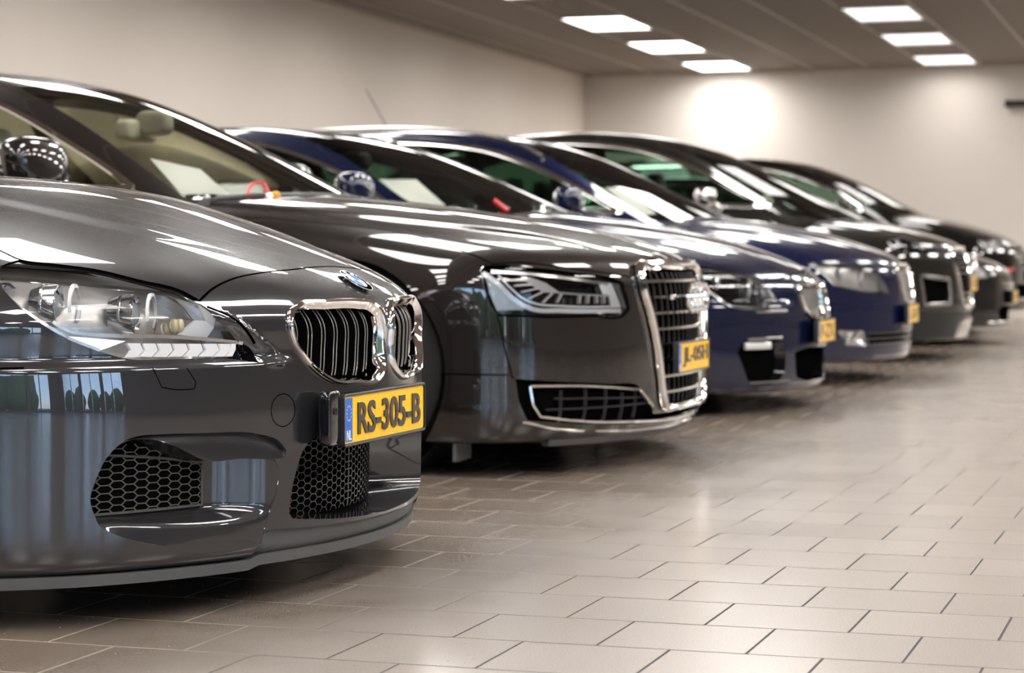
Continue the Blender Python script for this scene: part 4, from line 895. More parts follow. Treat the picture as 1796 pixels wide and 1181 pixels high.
def c3_body():
    f = mk_body([(.05,-.04),(.12,-.015),(.22,0),(.4,0),(.5,0),(.6,-.02),(.66,-.07),(.7,-.14),(.77,-.32)], PL(1.1),
     [(.05,.60),(-.05,.66),(-.12,.695),(-.2,.728),(-.4,.785),(-.7,.85),(-1.0,.90),(-1.4,.945),(-1.8,.965),(-4,.97),(-5,.96)], DR, WS(.93), zb=.10, L=5.0,
     dome=([(-1.4,.60),(-.7,.46),(-.33,.28),(.2,.1)], .012, .08))
    g = mk_glass([(-.9,.78),(-1.3,.955),(-1.7,1.13),(-2.0,1.25),(-2.3,1.335),(-2.7,1.39),(-3.1,1.39),(-3.6,1.33),(-4.1,1.17),(-4.6,.95)], .80, .5, .94)
    return f, g
def build_c3():
    f, g = c3_body(); P_ = M['navy']
    hl = [(-.484,.824,.685),(-.334,.699,.67),(-.231,.607,.638),(-.168,.548,.59),(-.13,.497,.534),(-.184,.64,.486),(-.277,.763,.496),(-.419,.85,.6)]
    c = base_car('sedan', 'dark blue saloon with twin kidney grilles, third in the row', (-1.80, 10.45), f, g, 5.0, P_, hl, [(0,.655),(.2,.652),(.35,.640),(.50,.628),(.56,.650),(.70,.690)], 0, 0, 0)
    KO = [(.345,.585),(.30,.598),(.15,.604),(.045,.600),(.022,.585),(.018,.53),(.022,.46),(.045,.428),(.12,.420),(.20,.428),(.27,.455),(.33,.52)]
    KI = [(.327,.577),(.295,.584),(.15,.590),(.055,.586),(.042,.575),(.038,.53),(.042,.468),(.058,.445),(.12,.436),(.195,.444),(.258,.468),(.312,.525)]
    c.reg('kid', c.FP(KO)); FO = [(.75,.291),(.727,.338),(.619,.358),(.50,.340),(.47,.27),(.47,.19),(.50,.159),(.625,.142),(.694,.161)]; c.reg('fog', c.FP(FO))
    CO = [(0,.295),(.3,.295),(.39,.283),(.38,.20),(.36,.160),(.25,.140),(0,.135)]; c.reg('cent', c.FP(CO))
    close_car(c, P_, (-.92, -3.85), .34, -4.0, [('kid', .06, 'void', 'void'), ('fog', .05, 'gloss', 'void'), ('cent', .07, 'gloss', 'void')], zb=.10, mirror=(-2.03, 1.0, 1.04), trim='chrome', wsedge=[(-1.78,.785),(-1.873,.762),(-2.218,.640),(-2.487,.548)], wfront=[(-1.93,.952),(-1.997,1.003),(-2.425,1.205),(-2.861,1.318)])
    for sd in ('R', 'L'):
        a = Acc(); O, I = frame_ring(c, a, KO, KI, [(-.05, 0), (0, .008), (.4, .014), (.8, .010), (1, 0)], M['chrome'], .03, 70, sd); o = a.build('kidney_grille', c.root); b = Acc()
        for s in np.arange(.06, .30, .024): q = c.FP([(s, z) for z in np.linspace(.45+max(0, s-.2)*.7, .58, 8)]); q[:, 0] -= .012; b.add(*sweep(q, [(-.004, -.02), (.004, -.02), (.004, 0), (-.004, 0)], np.tile([1., 0, 0], (8, 1))), M['slat'], side=sd)
        b.build('slats', o)
        b = Acc(); bars(c, b, (.352,), .50, .70, M['chrome'], .012, 0, sd); bars(c, b, (.150,), .42, .68, M['satin'], .010, 0, sd); b.build('bumper_trim', c.root); b = Acc(); bars(c, b, (.318,), .56, .70, M['whitebar'], .03, -.01, sd); b.build('fog_light', c.root)
    b = Acc(); bars(c, b, (.137,), 0, .42, M['chrome'], .008); b.build('lip_trim', c.root)
    for sd in ('R', 'L'): b = Acc(); bars(c, b, (.475,), .46, .66, M['chrome'], .012, 0, sd); b.build('bumper_trim', c.root)
    simple_lamp(c, hl, ((-.36,.715,.60,.050), (-.24,.60,.575,.046), (-.19,.53,.560,.03)), floor='gloss')
    license_plate(c, 'PZ', (.02, -.03, .372), chars='P-ZX', full=False); t = np.linspace(0, 2*math.pi, 24, endpoint=False)
    q = c.TP([(-.10, 0)])[0]; Acc().add(*sell((q[0], 0, q[2]+.002), (.075, .08, .012), .8, 1), M['satin'], side='C').build('badge', c.root)
    return c
def build_c4():
    f = mk_body([(.05,-.05),(.14,-.02),(.25,0),(.4,0),(.55,0),(.65,-.02),(.72,-.07),(.77,-.16),(.82,-.30)], PL(1.05),
     [(.05,.66),(-.05,.715),(-.12,.75),(-.2,.78),(-.4,.835),(-.7,.90),(-1.0,.945),(-1.4,.98),(-1.8,1.0),(-4,1.0),(-5,.98)], DR, WS(.91), zb=.13, L=4.86, rec=(.9,1,0),
     dome=([(-1.4,.60),(-.7,.42),(-.33,.30),(.2,.2)], .012, .06))
    g = mk_glass([(-.78,.82),(-1.18,1.0),(-1.58,1.19),(-1.88,1.33),(-2.18,1.43),(-2.58,1.50),(-3.08,1.52),(-3.68,1.50),(-4.18,1.42),(-4.6,1.2)], .80, .42, .98)
    hl = [(-.455,.869,.695),(-.223,.646,.688),(-.14,.528,.655),(-.086,.445,.586),(-.063,.396,.513),(-.146,.591,.522),(-.318,.815,.566)]; P_ = M['navy2']
    c = base_car('estate_car', 'navy blue estate car with a chrome rimmed grille and whip aerial, fourth in the row', (-1.72, 13.0), f, g, 4.86, P_, hl, [(0,.700),(.2,.698),(.36,.690),(.52,.695),(.66,.712)], 0, 0, 0)
    GO = [(0,.69),(.2,.685),(.26,.668),(.24,.60),(.21,.52),(.16,.465),(.08,.45),(0,.448)]; GI = [(0,.672),(.19,.668),(.235,.655),(.218,.60),(.19,.53),(.15,.484),(.08,.470),(0,.468)]
    c.reg('grille', c.FP(GO)); LO = [(0,.30),(.21,.298),(.62,.30),(.60,.235),(.2,.225),(0,.222)]; c.reg('low', c.FP(LO)); FO = [(.80,.316),(.645,.308),(.625,.224),(.75,.229)]; c.reg('fog', c.FP(FO))
    close_car(c, P_, (-.92, -3.76), .33, -4.25, [('grille', .04, 'gloss', 'void'), ('low', .04, 'gloss', 'void'), ('fog', .03, 'refl', 'house')], zb=.13, mirror=(-1.82, .99, 1.05), ptop=.07, wsedge=[(-1.40,.76),(-1.447,.747),(-1.791,.652),(-2.217,.50)], wfront=[(-1.56,.992),(-1.843,1.154),(-2.271,1.36),(-2.48,1.402)])
    a = Acc(); frame_ring(c, a, GO, GI, [(-.05, 0), (0, .008), (.4, .014), (.8, .010), (1, 0)], M['chrome'], .03, 60, 'B', True); gr = a.build('radiator_grille', c.root); b = Acc()
    for s in np.arange(.015, .22, .018): q = c.FP([(s, z) for z in np.linspace(.475+max(0, s-.12)*.9, .662, 8)]); q[:, 0] -= .006; b.add(*sweep(q, [(-.003, -.02), (.003, -.02), (.003, 0), (-.003, 0)], np.tile([1., 0, 0], (8, 1))), M['satin'])
    b.build('uprights', gr); b = Acc(); bars(c, b, (.292, .262, .232), 0, .61, M['satin'], .008, -.004); b.build('lower_grille', c.root); b = Acc(); bars(c, b, (.16,), 0, .55, M['chrome'], .008); b.build('bumper_trim', c.root)
    for sd in ('R', 'L'):
        b = Acc(); 
        for s in (.75, .68): P = c.FP([(s, .27)])[0]; b.add(*lathe([(-.02, .02), (.004, .032), (.006, .028), (.0, .02), (.006, 0)], P-[.006, 0, 0], 'x', 24), M['refl'], side=sd)
        b.build('fog_light', c.root)
    simple_lamp(c, hl, ((-.30,.70,.62,.055), (-.20,.56,.60,.05)))
    license_plate(c, 'L-30', (.02, -.02, .395), chars='L-30-P', full=False)
    q = c.TP([(-3.0, .50)], c.g)[0]; P = np.array([(q[0]+.0, q[1], q[2]-.01), (q[0]-.34, q[1]+.02, q[2]+.42)]); P = np.array([c.TP([(-3.30, 0)], c.g)[0]-[0, 0, .01], c.TP([(-3.30, 0)], c.g)[0]+[-.17, -.03, .30]])
    Acc().add(*sweep(P, circ(.0035, 6)), M['plastic'], side='C').add(*sell(P[0]+[.01, 0, .015], (.09, .04, .04), .7, .7), M['plastic'], side='C').build('aerial', c.root)
    rr = c.SP([(x, c.pil[3](x)+.05) for x in np.linspace(-2.1, -4.1, 14)], c.g); rr[:, 2] += .045; rr[0, 2] -= .03; rr[-1, 2] -= .03
    for sd in ('R', 'L'): Acc().add(*sweep(rr, circ(.012)), M['satin'], side=sd).build('roof_rail', c.root)
    return c
def build_c5():
    f = mk_body([(.05,-.08),(.15,-.04),(.35,0),(.6,0),(.7,-.01),(.8,-.05),(.87,-.12),(.92,-.26)], PL(1.05),
     [(.05,.74),(-.05,.80),(-.12,.84),(-.2,.87),(-.4,.93),(-.7,.995),(-1.0,1.04),(-1.4,1.08),(-1.8,1.10),(-4,1.1),(-5,1.08)], DR, WS(.95), zb=.14, L=4.63, rec=(.9,1,0))
    g = mk_glass([(-.65,.96),(-1.05,1.15),(-1.4,1.32),(-1.7,1.46),(-2.0,1.57),(-2.4,1.65),(-2.9,1.675),(-3.4,1.64),(-3.9,1.51),(-4.3,1.23)], .82, .42, 1.08)
    hl = [(-.50,.86,.850),(-.42,.80,.880),(-.30,.66,.855),(-.20,.55,.815),(-.17,.53,.765),(-.26,.68,.748),(-.40,.85,.765)]; P_ = M['olive']
    c = base_car('suv', 'dark olive grey SUV with silver skid plate and silver framed intakes, fifth in the row', (-1.68, 16.0), f, g, 4.63, P_, hl, [(0,.815),(.3,.812),(.45,.806),(.60,.872),(.74,.905)], 0, 0, 0)
    GO = [(0,.805),(.30,.80),(.40,.785),(.405,.70),(.36,.55),(.30,.42),(.26,.385),(0,.38)]; GI = [(0,.782),(.29,.778),(.375,.766),(.378,.70),(.335,.56),(.28,.44),(.25,.41),(0,.405)]
    c.reg('grille', c.FP(GO)); FO = [(.768,.60),(.496,.575),(.477,.40),(.739,.40)]; c.reg('fog', c.FP(FO)); SK = [(0,.29),(.22,.29),(.30,.27),(.34,.17),(.25,.152),(0,.152)]; c.reg('skid', c.FP(SK)); CL = c.FP([(0,.345),(.45,.345),(.80,.350),(.90,.36),(.90,.165),(.80,.160),(.45,.155),(0,.153)]); c.reg('cladding', CL)
    close_car(c, P_, (-.92, -3.73), .37, -4.0, [('grille', .04, 'gloss', 'void'), ('fog', .03, 'gloss', 'void'), ('skid', -.01, 'satin', 'satin'), ('cladding', .004, 'plastic', 'plastic')], zb=.14, mirror=(-1.73, 1.02, 1.14), mcol=M['chrome'], ptop=.08, wfront=[(-1.32,1.092),(-1.57,1.236),(-1.914,1.402),(-2.38,1.54)])
    a = Acc(); frame_ring(c, a, GO, GI, [(-.05, 0), (0, .012), (.4, .018), (.8, .012), (1, 0)], M['chrome'], .03, 60, 'B', True); gr = a.build('radiator_grille', c.root); b = Acc()
    bars(c, b, np.arange(.44, .77, .036), 0, lambda z: float(np.interp(z, [.44,.56,.70,.77], [.27,.33,.37,.37])), M['chrome'], .008); b.build('crossbars', gr)
    for sd in ('R', 'L'):
        P = c.FP([tuple(p) for p in dens([(.768,.60),(.496,.575),(.477,.40),(.739,.40)], True, .03, 20)]); a = Acc().add(*sweep(P, strip_sec(.026, .012), grad(c.f, P), True), M['satin'], side=sd); a.build('intake_surround', c.root)
    simple_lamp(c, hl, ((-.42,.74,.82,.045), (-.32,.64,.80,.045)), floor='gloss')
    license_plate(c, 'ZX-19-K', (.02, -.02, .545), chars='ZX-19-K', full=False)
    a = Acc(); t = np.linspace(0, 2*math.pi, 24, endpoint=False)
    for k in range(4): P = np.c_[np.full(24, .024), (k-1.5)*.062+.042*np.cos(t), .715+.042*np.sin(t)]; a.add(*sweep(P, circ(.006, 6), np.tile([1., 0, 0], (24, 1)), True), M['chrome'], side='C')
    a.build('badge', c.root); return c
def build_c6():
    f = mk_body([(.05,-.05),(.14,-.02),(.25,0),(.4,0),(.5,0),(.6,-.02),(.66,-.07),(.7,-.14),(.77,-.32)], PL(1.05),
     [(.05,.60),(-.05,.66),(-.12,.69),(-.2,.72),(-.4,.78),(-.7,.86),(-1.0,.90),(-1.4,.94),(-1.8,.96),(-4,.97),(-4.5,.96)], DR, WS(.88), zb=.15, L=4.2, rec=(.9,1,0))
    g = mk_glass([(-.85,.80),(-1.25,.99),(-1.6,1.16),(-1.9,1.29),(-2.2,1.38),(-2.6,1.44),(-3.0,1.44),(-3.4,1.4),(-3.8,1.25),(-4.1,1.0)], .76, .42, .95)
    hl = [(-.42,.80,.665),(-.25,.64,.665),(-.14,.50,.635),(-.12,.48,.57),(-.22,.66,.555),(-.36,.79,.58)]; P_ = M['black1']
    c = base_car('hatchback', 'small black hatchback half hidden beyond the SUV, sixth in the row', (-1.64, 19.0), f, g, 4.2, P_, hl, [(0,.66),(.3,.655),(.46,.652),(.60,.69),(.72,.705)], 0, 0, 0, h=.05, hf=.035)
    LO = [(0,.33),(.4,.33),(.45,.28),(.40,.20),(0,.19)]; c.reg('low', c.FP(LO)); GO = [(0,.60),(.42,.60),(.38,.53),(0,.52)]; c.reg('grille', c.FP(GO))
    close_car(c, P_, (-.85, -3.35), .31, -3.5, [('low', .04, 'gloss', 'void'), ('grille', .03, 'gloss', 'void')], zb=.15, mirror=(-1.6, .95, 1.0))
    b = Acc(); bars(c, b, (.60, .565, .525), 0, .40, M['chrome'], .010); b.build('grille_bars', c.root); b = Acc(); bars(c, b, (.19,), 0, .6, M['chrome'], .012); b.build('bumper_trim', c.root)
    simple_lamp(c, hl, ((-.30,.66,.61,.04),)); license_plate(c, 'K', (.02, -.02, .40), chars='K-77-X', full=False)
    return c
def build_c7():
    f = mk_body([(.1,-.06),(.2,-.03),(.35,0),(.6,0),(.75,-.01),(.85,-.05),(.92,-.12),(.97,-.26)], PL(1.0),
     [(.05,.76),(-.05,.82),(-.12,.87),(-.2,.92),(-.4,1.01),(-.7,1.10),(-1.0,1.155),(-1.4,1.19),(-1.8,1.20),(-4,1.2),(-5,1.18)], DR, WS(.95), zb=.22, L=4.8, rec=(.9,1,0))
    g = mk_glass([(-.85,1.07),(-1.25,1.27),(-1.6,1.45),(-1.9,1.58),(-2.2,1.68),(-2.6,1.74),(-3.1,1.76),(-3.6,1.75),(-4.1,1.70),(-4.6,1.42)], .80, .36, 1.18)
    hl = [(-.44,.84,.90),(-.30,.72,.92),(-.18,.56,.89),(-.16,.54,.82),(-.26,.70,.80),(-.40,.84,.82)]; P_ = M['black2']
    c = base_car('suv', 'tall black SUV farthest away, against the back wall', (-1.72, 22.0), f, g, 4.8, P_, hl, [(0,.86),(.3,.855),(.46,.85),(.60,.93),(.74,.985)], 0, 0, 0, h=.05, hf=.035)
    GO = [(0,.84),(.44,.84),(.40,.66),(0,.64)]; c.reg('grille', c.FP(GO)); LO = [(0,.48),(.5,.48),(.55,.36),(0,.33)]; c.reg('low', c.FP(LO))
    close_car(c, P_, (-.92, -3.75), .37, -4.2, [('grille', .04, 'gloss', 'void'), ('low', .04, 'gloss', 'void')], zb=.22, mirror=(-1.7, 1.02, 1.22), ptop=.08)
    b = Acc(); bars(c, b, (.80, .75, .70), 0, .42, M['chrome'], .014); b.build('grille_bars', c.root); b = Acc(); bars(c, b, (.33,), 0, .55, M['satin'], .014); b.build('bumper_trim', c.root)
    for sd in ('R', 'L'): b = Acc(); bars(c, b, (.62,), .55, .75, M['red'], .03, 0, sd); b.build('side_reflector', c.root)
    simple_lamp(c, hl, ((-.32,.70,.86,.045),)); license_plate(c, 'H', (.02, 0, .56), chars='H-12-BR', full=False)
    return c
# ================= the showroom =================
XL, XR, YB, YF, ZC = -7.66, 8.6, 26.6, -8.0, 3.07
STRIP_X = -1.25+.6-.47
def floor_mat():
    m, t, b = new_mat('floor_tiles'); L = t.links.new
    tc = t.nodes.new('ShaderNodeTexCoord'); mp = t.nodes.new('ShaderNodeMapping'); mp.inputs['Location'].default_value = (.80-.1408+.2815*20, -3.843+.2815*40, 0)
    br = t.nodes.new('ShaderNodeTexBrick'); br.offset = .5; br.inputs['Scale'].default_value = 1; br.inputs['Brick Width'].default_value = .2815; br.inputs['Row Height'].default_value = .2815
    br.inputs['Mortar Size'].default_value = .0034; br.inputs['Mortar Smooth'].default_value = .3; br.inputs['Bias'].default_value = 0
    br.inputs['Color1'].default_value = (.325, .290, .260, 1); br.inputs['Color2'].default_value = (.35, .313, .281, 1); br.inputs['Mortar'].default_value = (.022, .018, .014, 1)
    n = t.nodes.new('ShaderNodeTexNoise'); n.inputs['Scale'].default_value = 260; n.inputs['Detail'].default_value = 3
    n2 = t.nodes.new('ShaderNodeTexNoise'); n2.inputs['Scale'].default_value = 1.3; n2.inputs['Detail'].default_value = 5
    mr = t.nodes.new('ShaderNodeMapRange'); mr.inputs[1].default_value = .3; mr.inputs[2].default_value = .7; mr.inputs[3].default_value = .86; mr.inputs[4].default_value = 1.10
    mx = t.nodes.new('ShaderNodeMix'); mx.data_type = 'RGBA'; mx.blend_type = 'MULTIPLY'; mx.inputs[0].default_value = 1
    L(tc.outputs['Object'], mp.inputs[0]); L(mp.outputs[0], br.inputs['Vector']); L(tc.outputs['Object'], n.inputs['Vector']); L(tc.outputs['Object'], n2.inputs['Vector']); L(n.outputs[0], mr.inputs[0])
    # the strip the cars stand on has browner, darker tiles with paler joints
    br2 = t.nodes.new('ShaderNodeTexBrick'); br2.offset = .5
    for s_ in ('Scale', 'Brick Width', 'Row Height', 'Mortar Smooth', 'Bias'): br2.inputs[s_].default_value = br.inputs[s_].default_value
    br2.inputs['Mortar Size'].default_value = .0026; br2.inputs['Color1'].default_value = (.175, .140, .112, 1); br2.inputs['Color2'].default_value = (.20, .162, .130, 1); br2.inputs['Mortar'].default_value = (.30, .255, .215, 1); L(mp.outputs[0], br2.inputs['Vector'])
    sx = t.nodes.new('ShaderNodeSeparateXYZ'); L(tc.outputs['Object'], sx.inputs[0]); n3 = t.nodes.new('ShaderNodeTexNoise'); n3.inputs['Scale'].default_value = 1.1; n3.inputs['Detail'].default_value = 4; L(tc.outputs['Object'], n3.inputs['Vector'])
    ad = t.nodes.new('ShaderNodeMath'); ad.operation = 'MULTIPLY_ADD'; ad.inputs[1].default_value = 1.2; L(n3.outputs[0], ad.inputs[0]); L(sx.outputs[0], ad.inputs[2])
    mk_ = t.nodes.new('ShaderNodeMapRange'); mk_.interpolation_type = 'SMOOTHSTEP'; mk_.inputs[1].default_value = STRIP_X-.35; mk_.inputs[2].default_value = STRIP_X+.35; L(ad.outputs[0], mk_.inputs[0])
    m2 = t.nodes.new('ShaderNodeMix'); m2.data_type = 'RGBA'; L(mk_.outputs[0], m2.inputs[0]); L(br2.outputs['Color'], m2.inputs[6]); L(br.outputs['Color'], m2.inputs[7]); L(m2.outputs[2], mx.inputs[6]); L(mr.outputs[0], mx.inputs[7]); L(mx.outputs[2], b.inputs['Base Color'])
    r = t.nodes.new('ShaderNodeMapRange'); r.inputs[1].default_value = .3; r.inputs[2].default_value = .7; r.inputs[3].default_value = .20; r.inputs[4].default_value = .25; L(n2.outputs[0], r.inputs[0]); ma = t.nodes.new('ShaderNodeMath'); ma.operation = 'MULTIPLY_ADD'; ma.inputs[1].default_value = .55; L(br.outputs['Fac'], ma.inputs[0]); L(r.outputs[0], ma.inputs[2]); L(ma.outputs[0], b.inputs['Roughness']); b.inputs['Specular IOR Level'].default_value = .6
    bp = t.nodes.new('ShaderNodeBump'); bp.inputs['Strength'].default_value = .35; bp.inputs['Distance'].default_value = .002; bp.invert = True; L(br.outputs['Fac'], bp.inputs['Height']); L(bp.outputs[0], b.inputs['Normal'])
    return m
def wallm(name, col): return pbr(name, col, .75, noise=.02, nscale=2.5)
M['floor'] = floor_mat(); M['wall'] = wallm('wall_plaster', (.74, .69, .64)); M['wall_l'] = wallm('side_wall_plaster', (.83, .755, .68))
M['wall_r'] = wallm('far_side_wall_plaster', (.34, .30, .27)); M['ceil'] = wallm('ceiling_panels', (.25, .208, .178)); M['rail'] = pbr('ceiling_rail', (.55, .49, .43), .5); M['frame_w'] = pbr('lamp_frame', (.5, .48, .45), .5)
M['lampA'] = emit_mat('lamp_diffuser', (1, .97, .93), LAMP_A); M['lampC'] = emit_mat('walkway_lamp_diffuser', (1, .97, .93), LAMP_C); M['lampB'] = emit_mat('dim_lamp_diffuser', (1, .97, .95), LAMP_B)
M['asphalt'] = pbr('asphalt', (.20, .20, .20), .9, noise=.2, nscale=3); M['hedge'] = pbr('hedge_leaves', (.06, .11, .035), .8, noise=.8, nscale=3)
def quad(name, c, size, mat, **k):
    o = Acc().add(*box(c, size), mat, side='C').build(name, smooth=False); o['kind'] = 'structure'; return o
def room():
    w, d = XR-XL, YB-YF; cx, cy = (XL+XR)/2, (YB+YF)/2
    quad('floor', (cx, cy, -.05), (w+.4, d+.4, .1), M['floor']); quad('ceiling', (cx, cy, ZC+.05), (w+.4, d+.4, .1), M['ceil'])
    quad('wall_left', (XL-.1, cy, ZC/2), (.2, d+.4, ZC), M['wall_l']); quad('wall_back', (cx, YB+.1, ZC/2), (w, .2, ZC), M['wall'])
    # window openings: front wall (along x) and right wall (along y)
    k = 0
    for nm, lo, hi, wins, along in (('wall_front', XL, XR, ((-1.6, .6), (.8, 3.0), (3.2, 5.4), (5.6, 7.8)), 0), ('wall_right', YF, YB, ((-7.2, -5.0), (-4.8, -2.6), (-2.4, -.6)), 1)):
        B = lambda u0, u1, z0, z1, th=.2: ((((u0+u1)/2, YF-.1, (z0+z1)/2), (u1-u0, th, z1-z0)) if along == 0 else ((XR+.1, (u0+u1)/2, (z0+z1)/2), (th, u1-u0, z1-z0)))
        a = Acc(); e = [lo]+[v for w_ in wins for v in w_]+[hi]
        for x0, x1 in zip(e[::2], e[1::2]): a.add(*box(*B(x0, x1, 0, ZC)), M['wall_r' if along else 'wall'], side='C')
        for x0, x1 in wins: a.add(*box(*B(x0, x1, 2.6, ZC)), M['wall'], side='C').add(*box(*B(x0, x1, 0, .08)), M['wall'], side='C')
        a.build(nm, smooth=False)['kind'] = 'structure'
        for x0, x1 in wins:
            a = Acc(); xm = (x0+x1)/2; k += 1
            for q in (B(x0, x0+.06, .08, 2.6, .1), B(x1-.06, x1, .08, 2.6, .1), B(xm-.025, xm+.025, .08, 2.6, .08), B(x0+.06, x1-.06, 2.54, 2.6, .1), B(x0+.06, x1-.06, .08, .14, .1)): a.add(*box(*q), M['rim'], side='C')
            o = a.build('window_%d' % k, smooth=False); o['kind'] = 'structure'
            Acc().add(*box(*B(x0+.06, x1-.06, .14, 2.54, .012)), M['lens'], side='C').build('pane', o, smooth=False)
    a = Acc(); x = -4.72-.68*4
    while x < XR:
        if x > XL+.05: a.add(*box((x, cy, ZC-.004), (.024, d, .012)), M['rail'], side='C')
        x += .68
    a.build('trim_1', smooth=False)['kind'] = 'structure'
    o = Acc().add(*box((XL+.02, cy, ZC-.02), (.04, d, .04)), M['rail'], side='C').add(*box((cx, YB-.02, ZC-.02), (w, .04, .04)), M['rail'], side='C').build('trim_2', smooth=False); o['kind'] = 'structure'
    # outside
    o = Acc().add(*box((8, -2, -.20), (90, 90, .1)), M['asphalt'], side='C').build('ground', smooth=False); o['kind'] = 'structure'
    bm = bmesh.new()
    for k in range(26):
        mt = Matrix.Translation((-8+k*1.3+random.uniform(-.3, .3) if k < 18 else 22+random.uniform(-1, 1), -20+random.uniform(-2, 2) if k < 18 else -18+(k-18)*2.6, 1.5)) @ Matrix.Diagonal((1.3, 1.3, random.uniform(1.5, 2.6), 1)); bmesh.ops.create_icosphere(bm, subdivisions=3, radius=1, matrix=mt)
    for v in bm.verts: v.co += Vector((random.uniform(-.12, .12), random.uniform(-.12, .12), random.uniform(-.12, .12)))
    me = bpy.data.meshes.new('hedge'); bm.to_mesh(me); bm.free(); me.materials.append(M['hedge']); o = bpy.data.objects.new('hedge', me); COL.objects.link(o)
    tag(o, 'dense green hedge beyond the showroom windows', 'hedge', kind='stuff')
ORD = ['first', 'second', 'third', 'fourth', 'fifth', 'sixth', 'seventh', 'eighth', 'ninth', 'tenth', 'eleventh', 'twelfth', 'thirteenth', 'fourteenth']
def lights():
    def mk(em, W):
        root = bpy.data.objects.new('ceiling_light', None); COL.objects.link(root)
        a = Acc(); w, l = .66, 1.20
        for c_, s_ in (((-w/2+.012, 0, -.01), (.024, l, .03)), ((w/2-.012, 0, -.01), (.024, l, .03)), ((0, -l/2+.012, -.01), (w-.048, .024, .03)), ((0, l/2-.012, -.01), (w-.048, .024, .03))): a.add(*box(c_, s_), M['frame_w'], side='C')
        a.build('frame', root, smooth=False); Acc().add(*box((0, 0, -.006), (w-.05, l-.05, .012)), em, side='C').build('diffuser', root, smooth=False)
        ld = bpy.data.lights.new('tube_light', 'AREA'); ld.shape = 'RECTANGLE'; ld.size = w-.08; ld.size_y = l-.08; ld.energy = W; ld.spread = math.radians(165); ld.color = (1, .955, .90)
        q = bpy.data.objects.new('tube_light', ld); COL.objects.link(q); q.parent = root; q.location = (0, 0, -.03); return root
    pr = {'A': mk(M['lampA'], TUBE['A']), 'B': mk(M['lampB'], TUBE['B']), 'C': mk(M['lampC'], TUBE['C']), 'D': mk(M['lampC'], TUBE['D']), 'E': mk(M['lampC'], TUBE['E'])}; used = set()
    cols = [(-5.74, 'A', 'wall side row'), (-3.02, 'B', 'row above the car noses'), (-.30, 'C', 'row over the walkway'), (2.42, 'E', 'row right of the walkway')]
    ys = [25.75, 23.25, 20.78]+[17.9-2.45*k for k in range(10)]
    for x, k, nm in cols:
        for i, y in enumerate(ys):
            kk = 'D' if (k == 'B' and i > 3) else k
            if kk not in used: o = pr[kk]; used.add(kk)
            else:
                o = pr[kk].copy(); COL.objects.link(o)
                for ch in pr[kk].children: q = ch.copy(); COL.objects.link(q); q.parent = o
            o.location = (x, y, ZC-.001)
            tag(o, '%s rectangular ceiling light panel, %s, %s from the back wall' % ('pale grey' if k == 'B' else 'bright white', nm, ORD[i]), 'ceiling light', 'ceiling light panels, '+nm)
def dust():
    V = []; F = []; rr = random.Random(11)
    for k in range(130):
        x, y = rr.uniform(-2.2, -1.2), rr.uniform(3.0, 4.3)
        v, f = box((x, y, .0006), [rr.uniform(.0008, .0018)]*2+[.0008], rr.uniform(0, 3)); F += [tuple(i+len(V) for i in q) for q in f]; V += v.tolist()
    o = Acc().add(np.array(V), F, M['greyl'], side='C').build('floor_grit', smooth=False); tag(o, 'tiny pale grit scattered on the tiles below the nearest car', 'grit', kind='stuff')
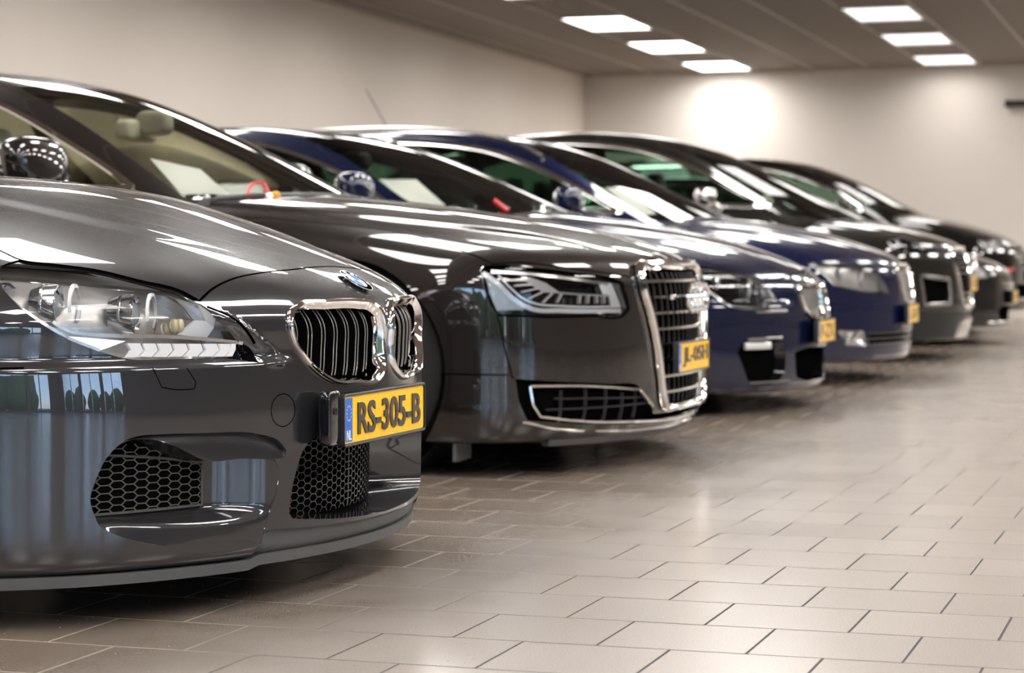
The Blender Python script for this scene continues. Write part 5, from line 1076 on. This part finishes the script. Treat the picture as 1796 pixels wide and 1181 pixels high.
def extras():
    # black fixture high on the back wall
    a = Acc().add(*box((-1.55, YB-.06, 2.58), (1.7, .08, .07)), M['plastic'], side='C').add(*box((-2.36, YB-.07, 2.58), (.06, .12, .08)), M['plastic'], side='C')
    o = a.build('wall_bracket'); tag(o, 'long black bar fixed high on the back wall', 'wall fixture')
    for key, pos, lab, lines in (('x_sheet2', (-1.80, 7.60), 'white price sheet behind the windscreen of the brownish grey saloon', True), ('x_sheet3', (-1.80, 10.45), 'white price sheet behind the windscreen of the third car, dark blue', False), ('x_sheet4', (-1.72, 13.0), 'white price sheet behind the windscreen of the navy estate car', False)):
        P = np.array(D[key])+np.array([pos[0], pos[1], 0]); n = np.cross(P[1]-P[0], P[3]-P[0]); n /= np.linalg.norm(n); 
        if n[2] < 0: n = -n
        V, F = plate_of(P, .0006, n); a = Acc().add(V, F, M['paper'], side='C')
        o = a.build('price_sheet', smooth=False); tag(o, lab, 'paper sheet', 'price sheets in the windscreens')
        if lines:
            b = Acc(); e1, e2 = P[1]-P[0], P[3]-P[0]; rr = random.Random(3)
            b.add(*plate_of([P[0]+e1*u+e2*v for u, v in ((.30, .14), (.72, .14), (.72, .19), (.30, .19))], .0012, n), M['ink'], side='C')
            for k in range(9):
                v = .28+k*.065; u = .15
                while u < .85:
                    w = rr.uniform(.04, .12)
                    if rr.random() < .6: b.add(*plate_of([P[0]+e1*x+e2*y for x, y in ((u, v), (u+w, v), (u+w, v+.016), (u, v+.016))], .0012, n), M['ink'], side='C')
                    u += w+.03
            b.build('printed_lines', o, smooth=False)
    P = np.array(D['x_red2'])+[-1.80, 7.60, 0]; a = Acc().add(*sweep(dens(P, False, .01), circ(.006)), M['red'], side='C'); o = a.build('cable_loop'); tag(o, 'red cable loop with an orange cap lying on the cowl of the second car', 'cable')
    q = np.array(D['x_or2'])+[-1.80, 7.60, 0]; Acc().add(*sell(q[1], (.035, .035, .040), .7, .9), M['orange'], side='C').build('cap', o); Acc().add(*sell(q[0], (.03, .03, .03), .9, .9), M['chrome'], side='C').build('clamp', o)
    P = np.array(D['x_red3'])+[-1.80, 10.45, 0]; o = Acc().add(*sweep(dens(P, False, .02), circ(.010)), M['red'], side='C').build('cable_loop'); tag(o, 'red cable at the foot of the third car windscreen', 'cable')
def neighbour(c):
    def cp(o, par):
        q = o.copy(); COL.objects.link(q)
        if par: q.parent = par
        for ch in o.children: cp(ch, q)
        return q
    r = cp(c.root, None); r.location = (-1.6, 1.15, 0); r['label'] = 'dark blue saloon beside the nearest coupe, just outside the left edge, mirrored in its flank'
room(); lights()
build_m6(); build_s8(); c3 = build_c3(); build_c4(); build_c5(); build_c6(); build_c7()
neighbour(c3)
finish_wheels(); extras(); dust()
